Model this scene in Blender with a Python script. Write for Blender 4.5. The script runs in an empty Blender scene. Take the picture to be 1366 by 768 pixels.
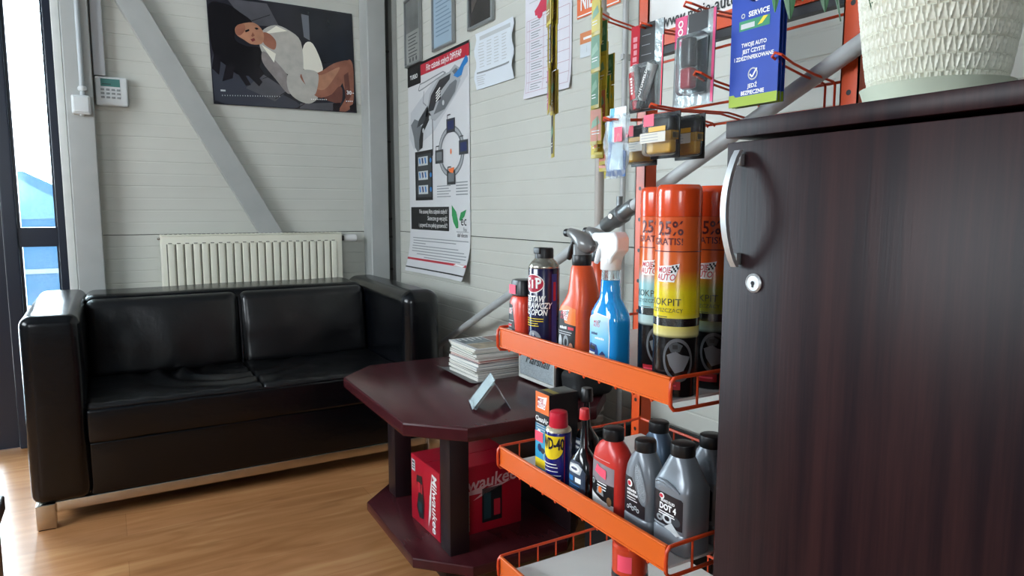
import bpy, bmesh, math, random
from mathutils import Vector, Matrix, noise
random.seed(7)
PI = math.pi
SC = bpy.context.scene
COL = SC.collection

# ------------------------------------------------------------------ materials
def lin(h):
    h = h.lstrip('#')
    c = [int(h[i:i+2], 16)/255 for i in (0, 2, 4)]
    return tuple((x/12.92 if x <= .04045 else ((x+.055)/1.055)**2.4) for x in c) + (1.0,)
MATS = {}
def mat(name, hexc='808080', rough=.5, metal=0., var=0., scale=20., bump=0., spec=.5, trans=0., coat=0., stretch=None, bscale=None, ior=None, alpha=1.):
    if name in MATS: return MATS[name]
    m = bpy.data.materials.new(name); m.use_nodes = True
    nt = m.node_tree; b = nt.nodes['Principled BSDF']
    b.inputs['Base Color'].default_value = lin(hexc)
    b.inputs['Roughness'].default_value = rough
    b.inputs['Metallic'].default_value = metal
    b.inputs['Specular IOR Level'].default_value = spec
    b.inputs['Transmission Weight'].default_value = trans
    b.inputs['Coat Weight'].default_value = coat
    b.inputs['Alpha'].default_value = alpha
    if ior: b.inputs['IOR'].default_value = ior
    if var or bump:
        tc = nt.nodes.new('ShaderNodeTexCoord'); mp = nt.nodes.new('ShaderNodeMapping')
        nt.links.new(tc.outputs['Object'], mp.inputs['Vector'])
        if stretch: mp.inputs['Scale'].default_value = stretch
        n = nt.nodes.new('ShaderNodeTexNoise'); n.inputs['Scale'].default_value = scale; n.inputs['Detail'].default_value = 4
        nt.links.new(mp.outputs['Vector'], n.inputs['Vector'])
        if var:
            r = nt.nodes.new('ShaderNodeMapRange')
            r.inputs['From Min'].default_value = .3; r.inputs['From Max'].default_value = .7
            r.inputs['To Min'].default_value = 1-var; r.inputs['To Max'].default_value = 1+var
            nt.links.new(n.outputs['Fac'], r.inputs['Value'])
            mx = nt.nodes.new('ShaderNodeMix'); mx.data_type = 'RGBA'; mx.blend_type = 'MULTIPLY'
            mx.inputs['Factor'].default_value = 1
            mx.inputs['A'].default_value = lin(hexc)
            nt.links.new(r.outputs['Result'], mx.inputs['B'])
            nt.links.new(mx.outputs['Result'], b.inputs['Base Color'])
        if bump:
            n2 = n
            if bscale:
                n2 = nt.nodes.new('ShaderNodeTexNoise'); n2.inputs['Scale'].default_value = bscale; n2.inputs['Detail'].default_value = 3
                nt.links.new(mp.outputs['Vector'], n2.inputs['Vector'])
            bp = nt.nodes.new('ShaderNodeBump'); bp.inputs['Strength'].default_value = bump; bp.inputs['Distance'].default_value = .003
            nt.links.new(n2.outputs['Fac'], bp.inputs['Height']); nt.links.new(bp.outputs['Normal'], b.inputs['Normal'])
    MATS[name] = m; return m

def ramp_mat(name, stops, zmax, rough=.3, metal=0.):
    m = bpy.data.materials.new(name); m.use_nodes = True
    nt = m.node_tree; b = nt.nodes['Principled BSDF']
    b.inputs['Roughness'].default_value = rough; b.inputs['Metallic'].default_value = metal
    tc = nt.nodes.new('ShaderNodeTexCoord'); sx = nt.nodes.new('ShaderNodeSeparateXYZ')
    nt.links.new(tc.outputs['Object'], sx.inputs[0])
    r = nt.nodes.new('ShaderNodeMapRange'); r.inputs['From Max'].default_value = zmax
    nt.links.new(sx.outputs['Z'], r.inputs['Value'])
    cr = nt.nodes.new('ShaderNodeValToRGB'); e = cr.color_ramp.elements
    e[0].position = stops[0][0]; e[0].color = lin(stops[0][1]); e[1].position = stops[-1][0]; e[1].color = lin(stops[-1][1])
    for p, c in stops[1:-1]:
        x = e.new(p); x.color = lin(c)
    nt.links.new(r.outputs['Result'], cr.inputs['Fac']); nt.links.new(cr.outputs['Color'], b.inputs['Base Color'])
    return m

def clear_mat(name, tint='ffffff', rough=.05, amount=.85):
    m = bpy.data.materials.new(name); m.use_nodes = True
    nt = m.node_tree; out = nt.nodes['Material Output']; nt.nodes.remove(nt.nodes['Principled BSDF'])
    t = nt.nodes.new('ShaderNodeBsdfTransparent'); t.inputs['Color'].default_value = lin(tint)
    g = nt.nodes.new('ShaderNodeBsdfPrincipled'); g.inputs['Base Color'].default_value = lin('e8eef0'); g.inputs['Roughness'].default_value = rough
    fr = nt.nodes.new('ShaderNodeFresnel'); fr.inputs['IOR'].default_value = 1.45
    ad = nt.nodes.new('ShaderNodeMath'); ad.operation = 'ADD'; ad.use_clamp = True; ad.inputs[1].default_value = 1-amount
    nt.links.new(fr.outputs[0], ad.inputs[0])
    mx = nt.nodes.new('ShaderNodeMixShader')
    nt.links.new(ad.outputs[0], mx.inputs[0]); nt.links.new(t.outputs[0], mx.inputs[1]); nt.links.new(g.outputs[0], mx.inputs[2])
    nt.links.new(mx.outputs[0], out.inputs[0]); return m

# ------------------------------------------------------------------ mesh builder
class MB:
    def __init__(s): s.v = []; s.f = []; s.mi = []; s.ms = []
    def slot(s, m):
        if m not in s.ms: s.ms.append(m)
        return s.ms.index(m)
    def add(s, vs, fs, m, M=None):
        o = len(s.v); k = s.slot(m)
        for p in vs:
            p = Vector(p); s.v.append(M @ p if M else p)
        for q in fs: s.f.append([i+o for i in q]); s.mi.append(k)
        return s
    def box(s, x0, x1, y0, y1, z0, z1, m, M=None):
        v = [(x, y, z) for x in (x0, x1) for y in (y0, y1) for z in (z0, z1)]
        return s.add(v, [(0,1,3,2),(4,6,7,5),(0,4,5,1),(2,3,7,6),(0,2,6,4),(1,5,7,3)], m, M)
    def rbox(s, x0, x1, y0, y1, z0, z1, r, m, seg=3, cuts=(1,1,1), fn=None, M=None):
        lo = (x0,y0,z0); hi = (x1,y1,z1)
        ax = []
        for k in range(3):
            rr = min(r, (hi[k]-lo[k])/2-1e-5)
            c = [lo[k]+rr*(1-math.tan(PI/4*(1-i/seg))) for i in range(seg)]
            mid = [lo[k]+rr+(hi[k]-lo[k]-2*rr)*i/cuts[k] for i in range(cuts[k]+1)]
            d = [hi[k]-(t-lo[k]) for t in reversed(c)]
            ax.append(c+mid+d)
        idx = {}; vs = []; fs = []
        n = [len(a) for a in ax]
        def vid(i, j, k):
            key = (i,j,k)
            if key not in idx:
                p = Vector((ax[0][i], ax[1][j], ax[2][k]))
                rr = [min(r,(hi[q]-lo[q])/2-1e-5) for q in range(3)]
                inn = Vector([min(max(p[q], lo[q]+rr[q]), hi[q]-rr[q]) for q in range(3)])
                d = p-inn
                if d.length > 1e-9:
                    dn = d.normalized(); p = inn+Vector([dn[q]*rr[q] for q in range(3)])
                if fn: p = fn(p)
                idx[key] = len(vs); vs.append(p)
            return idx[key]
        for a in range(3):
            b, c = (a+1)%3, (a+2)%3
            for side in (0, n[a]-1):
                for i in range(n[b]-1):
                    for j in range(n[c]-1):
                        q = []
                        for (di,dj) in ((0,0),(1,0),(1,1),(0,1)):
                            t = [0,0,0]; t[a] = side; t[b] = i+di; t[c] = j+dj; q.append(vid(*t))
                        fs.append(q if side else q[::-1])
        return s.add(vs, fs, m, M)
    def tube(s, pts, r, m, n=8, closed=False, M=None):
        P = [Vector(p) for p in pts]; N = len(P); vs = []; fs = []
        up = None
        for i in range(N):
            if closed: t = P[(i+1)%N]-P[i-1]
            else: t = P[min(i+1,N-1)]-P[max(i-1,0)]
            t.normalize()
            if up is None:
                up = Vector((0,0,1)) if abs(t.z) < .9 else Vector((1,0,0))
            up = (up-t*up.dot(t))
            if up.length < 1e-6: up = t.orthogonal()
            up.normalize(); w = t.cross(up)
            rr = r[i] if isinstance(r, (list,tuple)) else r
            for k in range(n):
                a = 2*PI*k/n; vs.append(P[i]+(up*math.cos(a)+w*math.sin(a))*rr)
        for i in range(N if closed else N-1):
            j = (i+1)%N
            for k in range(n): fs.append((i*n+k, i*n+(k+1)%n, j*n+(k+1)%n, j*n+k))
        if not closed: fs.append(tuple(range(n))[::-1]); fs.append(tuple((N-1)*n+k for k in range(n)))
        return s.add(vs, fs, m, M)
    def loft(s, secs, m, n=32, M=None, caps=(True,True)):
        # secs: (z, half_x, half_y, exponent, off_x, off_y)
        vs = []; fs = []
        for q in secs:
            z, a, b = q[:3]; e = q[3] if len(q) > 3 else 2; ox = q[4] if len(q) > 4 else 0; oy = q[5] if len(q) > 5 else 0
            for k in range(n):
                t = 2*PI*k/n; c, d = math.cos(t), math.sin(t)
                vs.append((ox+a*math.copysign(abs(c)**(2/e), c), oy+b*math.copysign(abs(d)**(2/e), d), z))
        for i in range(len(secs)-1):
            for k in range(n): fs.append((i*n+k, i*n+(k+1)%n, (i+1)*n+(k+1)%n, (i+1)*n+k))
        if caps[0]: fs.append(tuple(range(n))[::-1])
        if caps[1]: fs.append(tuple((len(secs)-1)*n+k for k in range(n)))
        return s.add(vs, fs, m, M)
    def lathe(s, prof, m, n=36, M=None, caps=(True,True)):
        return s.loft([(z, r, r, 2) for r, z in prof], m, n, M, caps)
    def prism(s, poly, d0, d1, fr, m):
        n = len(poly)
        vs = [fr(u,v,d0) for u,v in poly]+[fr(u,v,d1) for u,v in poly]
        fs = [tuple(range(n))[::-1], tuple(range(n,2*n))]+[(i,(i+1)%n,n+(i+1)%n,n+i) for i in range(n)]
        return s.add(vs, fs, m)
    # flat prints: drawn on a frame fr(u, v, offset)
    def quad(s, fr, u0, v0, u1, v1, m, o=.0004, nu=1, nv=1):
        st = getattr(fr, 'step', None)
        if st: nu = max(nu, math.ceil(abs(u1-u0)/st[0])); nv = max(nv, math.ceil(abs(v1-v0)/st[1]))
        vs = [fr(u0+(u1-u0)*i/nu, v0+(v1-v0)*j/nv, o) for j in range(nv+1) for i in range(nu+1)]
        fs = [(j*(nu+1)+i, j*(nu+1)+i+1, (j+1)*(nu+1)+i+1, (j+1)*(nu+1)+i) for j in range(nv) for i in range(nu)]
        return s.add(vs, fs, m)
    def poly(s, fr, pts, m, o=.0004):
        st = getattr(fr, 'step', None)
        if not st: return s.add([fr(u,v,o) for u,v in pts], [tuple(range(len(pts)))], m)
        # curved support: cut the outline into small cells so that the print hugs the surface
        def cut(P, ax, lo, hi):
            for sgn, lim in ((1,lo),(-1,hi)):
                R = []
                for i in range(len(P)):
                    a, b = P[i-1], P[i]; da, db = sgn*(a[ax]-lim), sgn*(b[ax]-lim)
                    if (da >= 0) != (db >= 0):
                        t = da/(da-db); R.append((a[0]+(b[0]-a[0])*t, a[1]+(b[1]-a[1])*t))
                    if db >= 0: R.append(b)
                P = R
                if len(P) < 3: return []
            return P
        us = [p[0] for p in pts]; vs_ = [p[1] for p in pts]
        nu = max(1, math.ceil((max(us)-min(us))/st[0])); nv = max(1, math.ceil((max(vs_)-min(vs_))/st[1]))
        for i in range(nu):
            A = cut(pts, 0, min(us)+(max(us)-min(us))*i/nu, min(us)+(max(us)-min(us))*(i+1)/nu)
            if not A: continue
            for j in range(nv):
                B = cut(A, 1, min(vs_)+(max(vs_)-min(vs_))*j/nv, min(vs_)+(max(vs_)-min(vs_))*(j+1)/nv)
                if B: s.add([fr(u,v,o) for u,v in B], [tuple(range(len(B)))], m)
        return s
    def ell(s, fr, cu, cv, a, b, m, o=.0004, n=24, inner=0., rot=0., rings=3):
        cr, sr = math.cos(rot), math.sin(rot); vs = []; fs = []
        rs = [inner+(1-inner)*(i/rings) for i in range(rings+1)]
        for t in rs:
            for k in range(n):
                x = a*t*math.cos(2*PI*k/n); y = b*t*math.sin(2*PI*k/n)
                vs.append(fr(cu+x*cr-y*sr, cv+x*sr+y*cr, o))
        for i in range(rings):
            for k in range(n): fs.append((i*n+k, (i+1)*n+k, (i+1)*n+(k+1)%n, i*n+(k+1)%n))
        return s.add(vs, fs, m)
    def line(s, fr, pts, w, m, o=.0006):
        for (a, b) in zip(pts[:-1], pts[1:]):
            d = Vector((b[0]-a[0], b[1]-a[1])); 
            if d.length < 1e-9: continue
            q = Vector((-d.y, d.x)).normalized()*w/2
            s.poly(fr, [(a[0]-q.x,a[1]-q.y),(b[0]-q.x,b[1]-q.y),(b[0]+q.x,b[1]+q.y),(a[0]+q.x,a[1]+q.y)], m, o)
        return s
    def text(s, fr, st, u, v, size, m, o=.0008, align='CENTER', bold=0., shear=0., xs=1., rot=0.):
        vs, fs = text_mesh(st, align, bold, shear)
        cr, sr = math.cos(rot), math.sin(rot)
        P = []
        for x, y in vs:
            x *= size*xs; y *= size
            P.append(fr(u+x*cr-y*sr, v+x*sr+y*cr, o))
        return s.add(P, fs, m)
    def build(s, name, parent=None, label=None, smooth=True, angle=38, loc=None):
        me = bpy.data.meshes.new(name)
        me.from_pydata([tuple(p) for p in s.v], [], s.f)
        for m in s.ms: me.materials.append(m)
        me.polygons.foreach_set('material_index', s.mi)
        if smooth:
            me.polygons.foreach_set('use_smooth', [True]*len(s.f))
            me.set_sharp_from_angle(angle=math.radians(angle))
        me.update()
        o = bpy.data.objects.new(name, me); COL.objects.link(o)
        if parent: o.parent = parent
        if loc: o.location = loc
        if label: o['label'] = label
        return o
_TX = {}
def text_mesh(st, align, bold, shear):
    key = (st, align, bold, shear)
    if key not in _TX:
        c = bpy.data.curves.new('txt', 'FONT'); c.body = st; c.align_x = align; c.align_y = 'CENTER'
        c.size = 1; c.offset = bold; c.shear = shear; c.resolution_u = 2
        o = bpy.data.objects.new('txt', c)
        me = bpy.data.meshes.new_from_object(o)
        _TX[key] = ([(v.co.x, v.co.y) for v in me.vertices], [tuple(p.vertices) for p in me.polygons])
        bpy.data.objects.remove(o); bpy.data.meshes.remove(me); bpy.data.curves.remove(c)
    return _TX[key]

def plane(o, r, u):
    o, r, u = Vector(o), Vector(r).normalized(), Vector(u).normalized(); n = r.cross(u)
    return lambda a, b, c=0.: o+r*a+u*b+n*c
def cyl(cx, cy, z0, r, az):
    az = math.radians(az)
    f = lambda a, b, c=0.: Vector((cx+(r+c)*math.cos(az+a/r), cy+(r+c)*math.sin(az+a/r), z0+b))
    f.step = (.003, 1.); return f
def faceL(x, y, z): return plane((x,y,z), (0,-1,0), (0,0,1))      # faces into the room (-X)
def faceF(x, y, z): return plane((x,y,z), (1,0,0), (0,0,1))       # faces the viewer side (-Y)
def sub(fr, du, dv, rot=0., k=1.):
    c, s_ = math.cos(rot), math.sin(rot)
    return lambda a, b, o=0.: fr(du+k*(a*c-b*s_), dv+k*(a*s_+b*c), o)

# ------------------------------------------------------------------ scene graph
def thing(name, label, cat, loc=(0,0,0), rz=0., group=None):
    o = bpy.data.objects.new(name, None); COL.objects.link(o); o.empty_display_size = .05
    o.location = loc; o.rotation_euler = (0,0,rz)
    o['label'] = label; o['category'] = cat
    if group: o['group'] = group
    return o
def tag(o, label, cat, group=None):
    o['label'] = label; o['category'] = cat
    if group: o['group'] = group
    return o
def struct(o, label=None):
    o['kind'] = 'structure'
    if label: o['label'] = label
    return o
def dup(root, loc=None, label=None, rz=None):
    r = root.copy(); COL.objects.link(r)
    if loc is not None: r.location = loc
    if rz is not None: r.rotation_euler = (0,0,rz)
    if label: r['label'] = label
    for ch in list(root.children):
        c = ch.copy(); COL.objects.link(c); c.parent = r
        for g in list(ch.children):
            d = g.copy(); COL.objects.link(d); d.parent = c
    return r

# common print colours
WHITE = mat('print_white', 'f4f5f3', .45)
BLACK = mat('print_black', '131315', .4)
GREY = mat('print_grey', '8d9294', .5)
LGREY = mat('print_light_grey', 'c3c7c8', .5)
DGREY = mat('print_dark_grey', '3c3f43', .45)
RED = mat('print_red', 'c8283a', .4)
PINK = mat('price_sticker_pink', 'ff5570', .55)
YEL = mat('print_yellow', 'f2d420', .4)
BLUEP = mat('print_blue', '2f7fc4', .4)
NAVYP = mat('print_navy', '1d2c5e', .4)
GREENP = mat('print_green', '2e9a58', .4)
ORANGEP = mat('print_orange', 'ee7434', .4)
SKIN = mat('print_skin', 'b98068', .35)
# ------------------------------------------------------------------ camera, light
cam = bpy.data.cameras.new('camera'); co = bpy.data.objects.new('camera', cam); COL.objects.link(co)
cam.sensor_width = 36; cam.lens = 916/1366*36; cam.clip_start = .02
co.location = (0,0,1.05); co.rotation_euler = (math.radians(90-6.4157), 0, math.radians(-30.455))
SC.camera = co
SC.view_settings.view_transform = 'Standard'; SC.view_settings.look = 'None'
SC.view_settings.exposure = -0.08; SC.view_settings.gamma = 1; SC.view_settings.use_curve_mapping = False
w = bpy.data.worlds.new('sky'); SC.world = w; w.use_nodes = True
bg = w.node_tree.nodes['Background']; bg.inputs[0].default_value = (.93,.97,1.0,1); bg.inputs[1].default_value = 11

def area(name, loc, rot, sx, sy, power, color):
    l = bpy.data.lights.new(name, 'AREA'); l.shape = 'RECTANGLE'; l.size = sx; l.size_y = sy; l.energy = power; l.color = color
    o = bpy.data.objects.new(name, l); COL.objects.link(o); o.location = loc; o.rotation_euler = rot; return o
area('window_daylight', (-2.72,1.7,1.85), (0,math.radians(-90),0), 1.1, 2.0, 82, (.78,.90,1.0))
area('door_daylight', (-.75,3.95,1.2), (math.radians(-90),0,0), 1.15, 2.0, 105, (.95,.97,1.0))
area('added_sheen_light', (-1.8,-2.32,1.65), (math.radians(90),0,0), .95, .85, 20, (.85,.93,1.0))  # added lamp behind the viewer, for sheen on the sofa cushions and front fill

# ------------------------------------------------------------------ room shell
WALLM = mat('wall_panel_paint', 'cbccc3', .42, var=.03, scale=3)
WALLP = mat('plain_wall_paint', '7f868c', .6, var=.03, scale=3)
STEEL = mat('steel_column_paint', 'aaadaa', .45, var=.05, scale=8)
STEELD = mat('steel_recess_paint', '585a56', .6, var=.1, scale=12)
SEAM = mat('panel_joint_dark', '3b3d38', .7)
FRAME = mat('door_frame_navy', '131c2c', .35, var=.06, scale=10)
GLASS = clear_mat('clear_glass', 'f2fbff', .02, .985)
TRIMW = mat('white_trim_paint', 'd5d9d6', .45, var=.03)

def floor_mat():
    m = bpy.data.materials.new('oak_laminate'); m.use_nodes = True
    nt = m.node_tree; b = nt.nodes['Principled BSDF']; L = nt.links.new
    tc = nt.nodes.new('ShaderNodeTexCoord')
    br = nt.nodes.new('ShaderNodeTexBrick'); br.inputs['Scale'].default_value = 1
    br.inputs['Brick Width'].default_value = 1.25; br.inputs['Row Height'].default_value = .19
    br.inputs['Mortar Size'].default_value = .0012; br.inputs['Mortar Smooth'].default_value = .3
    br.inputs['Color1'].default_value = (.46,.46,.46,1); br.inputs['Color2'].default_value = (.56,.56,.56,1); br.inputs['Mortar'].default_value = (.3,.3,.3,1)
    br.offset = .37
    L(tc.outputs['Object'], br.inputs['Vector'])
    mp = nt.nodes.new('ShaderNodeMapping'); mp.inputs['Scale'].default_value = (1.0,6.5,1); L(tc.outputs['Object'], mp.inputs['Vector'])
    n1 = nt.nodes.new('ShaderNodeTexNoise'); n1.inputs['Scale'].default_value = 2.2; n1.inputs['Detail'].default_value = 6; n1.inputs['Distortion'].default_value = 1.2
    L(mp.outputs[0], n1.inputs['Vector'])
    cr = nt.nodes.new('ShaderNodeValToRGB'); e = cr.color_ramp.elements
    e[0].position = .3; e[0].color = lin('a87347'); e[1].position = .72; e[1].color = lin('c99663')
    x = e.new(.52); x.color = lin('bb8355')
    L(n1.outputs['Fac'], cr.inputs['Fac'])
    mp2 = nt.nodes.new('ShaderNodeMapping'); mp2.inputs['Scale'].default_value = (2.2,7,1); L(tc.outputs['Object'], mp2.inputs['Vector'])
    n2 = nt.nodes.new('ShaderNodeTexNoise'); n2.inputs['Scale'].default_value = 1.6; n2.inputs['Detail'].default_value = 2; L(mp2.outputs[0], n2.inputs['Vector'])
    k = nt.nodes.new('ShaderNodeMapRange'); k.inputs['From Min'].default_value = .62; k.inputs['From Max'].default_value = .78; k.inputs['To Min'].default_value = 1; k.inputs['To Max'].default_value = .68
    L(n2.outputs['Fac'], k.inputs['Value'])
    m1 = nt.nodes.new('ShaderNodeMix'); m1.data_type = 'RGBA'; m1.blend_type = 'MULTIPLY'; m1.inputs['Factor'].default_value = 1
    L(cr.outputs['Color'], m1.inputs['A']); L(k.outputs[0], m1.inputs['B'])
    m2 = nt.nodes.new('ShaderNodeMix'); m2.data_type = 'RGBA'; m2.blend_type = 'OVERLAY'; m2.inputs['Factor'].default_value = .55
    L(m1.outputs['Result'], m2.inputs['A']); L(br.outputs['Color'], m2.inputs['B'])
    L(m2.outputs['Result'], b.inputs['Base Color'])
    b.inputs['Roughness'].default_value = .27; b.inputs['Specular IOR Level'].default_value = .4
    bp = nt.nodes.new('ShaderNodeBump'); bp.inputs['Strength'].default_value = .15; bp.inputs['Distance'].default_value = .002
    L(br.outputs['Fac'], bp.inputs['Height']); bp.invert = True; L(bp.outputs['Normal'], b.inputs['Normal'])
    return m
struct(MB().box(-2.6,1.4,-2.2,3.7,-.08,0,floor_mat()).build('floor', smooth=False), 'oak laminate floor')
struct(MB().box(-2.75,1.55,-2.35,3.85,2.75,2.85,mat('ceiling_paint','7f858c',.7,var=.03)).build('ceiling', smooth=False), 'pale ceiling')

def grooved(mb, fr, u0, u1, z0, z1, depth):
    # a sheet of horizontally micro-profiled sandwich panel: fr(u, z, outward)
    prof = [(z0,0)]
    k0 = math.ceil((z0-.937-.02)/.057); k1 = math.floor((z1-.937-.02)/.057)
    for k in range(k0, k1+1):
        z = .937+.057*k
        if k == 0: d, h_ = .009, .0022
        elif k % 2: d, h_ = .0009, .004
        else: d, h_ = .0017, .0038
        prof += [(z-h_,0),(z-h_*.35,-d),(z+h_*.35,-d),(z+h_,0)]
    prof.append((z1,0))
    vs = []; fs = []
    for z, d in prof: vs += [fr(u0,z,d), fr(u1,z,d)]
    for i in range(len(prof)-1): fs.append((2*i,2*i+1,2*i+3,2*i+2))
    # closed back
    n = len(vs); vs += [fr(u0,z0,-depth), fr(u1,z0,-depth), fr(u0,z1,-depth), fr(u1,z1,-depth)]
    fs += [(n,n+2,n+3,n+1),(0,n,n+1,1),(len(prof)*2-2,len(prof)*2-1,n+3,n+2)]
    fs += [tuple([n]+[2*i for i in range(len(prof))]+[n+2]), tuple([n+1]+[2*i+1 for i in range(len(prof))]+[n+3])[::-1]]
    mb.add(vs, fs, WALLM)
m = MB(); grooved(m, lambda u,z,d: Vector((u,3.7-d,z)), -.125, 1.4, 0, 2.75, .12)
m.box(-.125,1.4,3.7062,3.7089,.9345,.9390,SEAM)
m.box(-1.45,-.125,3.7,3.82,2.35,2.75,WALLP).box(-2.75,-1.45,3.7,3.82,0,2.75,WALLP)
struct(m.build('wall_back', smooth=False), 'grooved pale panel wall behind the sofa')
m = MB(); grooved(m, lambda u,z,d: Vector((1.4-d,u,z)), 3.7, -2.2, 0, 2.75, .12); m.box(1.4062,1.4089,-2.2,3.7,.9345,.9390,SEAM)
struct(m.build('wall_right', smooth=False), 'grooved pale panel wall behind the posters')
m = MB()
m.box(-2.75,-2.6,-2.2,.7,0,2.75,WALLP).box(-2.75,-2.6,2.7,3.7,0,2.75,WALLP).box(-2.75,-2.6,.7,2.7,0,1.3,WALLP).box(-2.75,-2.6,.7,2.7,2.4,2.75,WALLP)
struct(m.build('wall_left', smooth=False), 'plain wall with the daylight window')
m = MB()
m.box(-2.75,-2.3,-2.35,-2.2,0,2.75,WALLP).box(-1.3,1.55,-2.35,-2.2,0,2.75,WALLP).box(-2.3,-1.3,-2.35,-2.2,0,1.2,WALLP).box(-2.3,-1.3,-2.35,-2.2,2.1,2.75,WALLP)
struct(m.build('wall_front', smooth=False), 'plain wall behind the viewer')
def window(name, horizontal):
    m = MB()
    def b(a0,a1,z0,z1):
        if horizontal: m.box(a0,a1,-2.29,-2.24,z0,z1,TRIMW)
        else: m.box(-2.69,-2.64,a0,a1,z0,z1,TRIMW)
    a0,a1,z0,z1 = (-2.3,-1.3,1.2,2.1) if horizontal else (.7,2.7,1.3,2.4)
    b(a0,a1,z0,z0+.05); b(a0,a1,z1-.05,z1); b(a0,a0+.05,z0+.05,z1-.05); b(a1-.05,a1,z0+.05,z1-.05); c=(a0+a1)/2; b(c-.03,c+.03,z0+.05,z1-.05)
    return struct(m.build(name, smooth=False), 'white framed window')
window('window_1', False); window('added_window', True)  # the second window is added, unseen, to carry the cushion sheen lamp

# glazed entrance beside the sofa, set into the back wall
d = struct(bpy.data.objects.new('door_1', None), 'navy framed glazed door with narrow side light'); COL.objects.link(d)
m = MB()
m.rbox(-.188,-.157,3.64,3.74,0,2.35,.004,FRAME).rbox(-.385,-.333,3.64,3.74,0,2.35,.006,FRAME)
m.box(-.333,-.188,3.65,3.73,.893,.977,FRAME).box(-.333,-.188,3.65,3.73,0,.09,FRAME).box(-.333,-.188,3.65,3.73,2.27,2.35,FRAME)
m.box(-1.45,-1.38,3.64,3.74,0,2.35,FRAME).box(-1.38,-.385,3.65,3.73,2.25,2.35,FRAME)
# glazing beads
for (a,b_) in ((.09,.893),(.977,2.27)):
    m.box(-.333,-.322,3.655,3.69,a,b_,FRAME).box(-.196,-.188,3.655,3.69,a,b_,FRAME)
m.build('door_frame', d, smooth=False)
m = MB()
m.box(-1.38,-1.28,3.66,3.72,.005,2.25,FRAME).box(-.455,-.388,3.66,3.72,.005,2.25,FRAME).box(-1.28,-.455,3.66,3.72,.005,.1,FRAME).box(-1.28,-.455,3.66,3.72,.9,.95,FRAME).box(-1.28,-.455,3.66,3.72,2.19,2.25,FRAME)
m.build('door_leaf', d, smooth=False)
m = MB()
m.box(-.333,-.188,3.695,3.70,.09,.893,GLASS).box(-.333,-.188,3.695,3.70,.977,2.27,GLASS).box(-1.28,-.455,3.69,3.695,.1,.9,GLASS).box(-1.28,-.455,3.69,3.695,.95,2.19,GLASS)
m.build('glass_pane', d, smooth=False)
MB().tube([(-.42,3.66,1.05),(-.42,3.61,1.05),(-.54,3.61,1.05)],.009,mat('chrome','d8dadc',.18,1.0)).build('door_handle', d)

# steelwork and trim of the building
struct(MB().rbox(-.157,-.125,3.63,3.70,0,2.75,.004,TRIMW).build('trim_1'), 'white door trim strip')
struct(MB().rbox(-.124,-.018,3.62,3.70,0,2.75,.006,STEEL).build('trim_2'), 'grey steel column beside the door')
m = MB(); m.rbox(1.225,1.325,3.57,3.70,0,2.75,.006,STEEL)
struct(m.build('trim_3'), 'grey steel corner column')
m = MB(); m.box(1.325,1.372,3.655,3.70,0,2.75,STEELD).rbox(1.372,1.40,3.60,3.70,0,2.75,.003,STEEL)
for z in (.72,.90,1.0,1.42,1.9): m.rbox(1.326,1.371,3.645,3.656,z,z+.012,.002,SEAM)
struct(m.build('trim_4'), 'dark corner gap with clips')
# diagonal flat brace (a shallow channel) across the back wall
dr = Vector((.102-.659,0,1.992-.948)).normalized()
a = Vector((.086,3.65,1.992)); b_ = Vector((.659,3.65,.948)); t = (b_-a).normalized(); r_ = Vector((-t.z,0,t.x))
if r_.x < 0: r_ = -r_
wd = .099
fr = lambda u, v, o: a+r_*u+t*v+Vector((0,-1,0))*o
m = MB(); L0, L1 = -.75, (b_-a).length+.28
m.prism([(0,L0),(wd,L0),(wd,L1),(0,L1)], .0, .006, fr, STEEL)
m.prism([(0,L0),(.006,L0),(.006,L1),(0,L1)], -.045, 0, fr, STEEL); m.prism([(wd-.006,L0),(wd,L0),(wd,L1),(wd-.006,L1)], -.045, 0, fr, STEEL)
struct(m.build('trim_5', smooth=False), 'grey steel diagonal brace')

# outside: paved yard and a blue car
struct(MB().box(-14,14,3.83,26,-.16,-.06,mat('yard_concrete','b9c2c4',.8,var=.08,scale=2)).build('ground', smooth=False), 'pale paved yard outside the door')
car = thing('car', 'blue car parked in the bright yard behind the door glass', 'car', (-1.35,7.3,-.06))
CB = mat('car_paint_blue', '204a68', .3, coat=.6, var=.02); CG = mat('car_glass', '4c6c7c', .08); CT = mat('tyre_rubber', '1b1c1e', .8)
m = MB()
side = [(-2.0,.35),(-2.02,.75),(-1.75,.92),(-1.2,1.0),(-.75,1.42),(.75,1.45),(1.5,1.05),(1.98,.9),(2.02,.4),(1.7,.28),(-1.7,.28)]
m.prism([(u,v) for u,v in side], 0, 1.62, lambda u,v,o: Vector((u,o,v)), CB)
m.build('body', car, smooth=False)
for y in (-.006,1.62):
    m = MB()
    m.prism([(-1.02,1.02),(-.68,1.36),(-.02,1.385),(-.02,1.02)], 0, .006, lambda u,v,o: Vector((u,y+o,v)), CG)
    m.prism([(.05,1.02),(.05,1.385),(.7,1.39),(1.25,1.05)], 0, .006, lambda u,v,o: Vector((u,y+o,v)), CG)
    m.build('window', car, smooth=False)
MB().box(-2.0,2.0,-.012,0,.56,.6,mat('car_trim_grey','6d777c',.5)).build('side_strip', car, smooth=False)
for x in (-1.25,1.25):
    for y in (-.01,1.42):
        w_ = MB(); M = Matrix.Translation((x,y,.32)) @ Matrix.Rotation(-PI/2,4,'X')
        w_.lathe([(.0,0),(.2,0),(.31,.01),(.32,.05),(.32,.16),(.3,.2),(0,.2)], CT, 28, M); w_.lathe([(0,-.004),(.19,-.004),(.19,.02),(0,.02)], mat('wheel_alloy','a9adb0',.3,.8), 20, M)
        w_.build('wheel', car)

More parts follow.
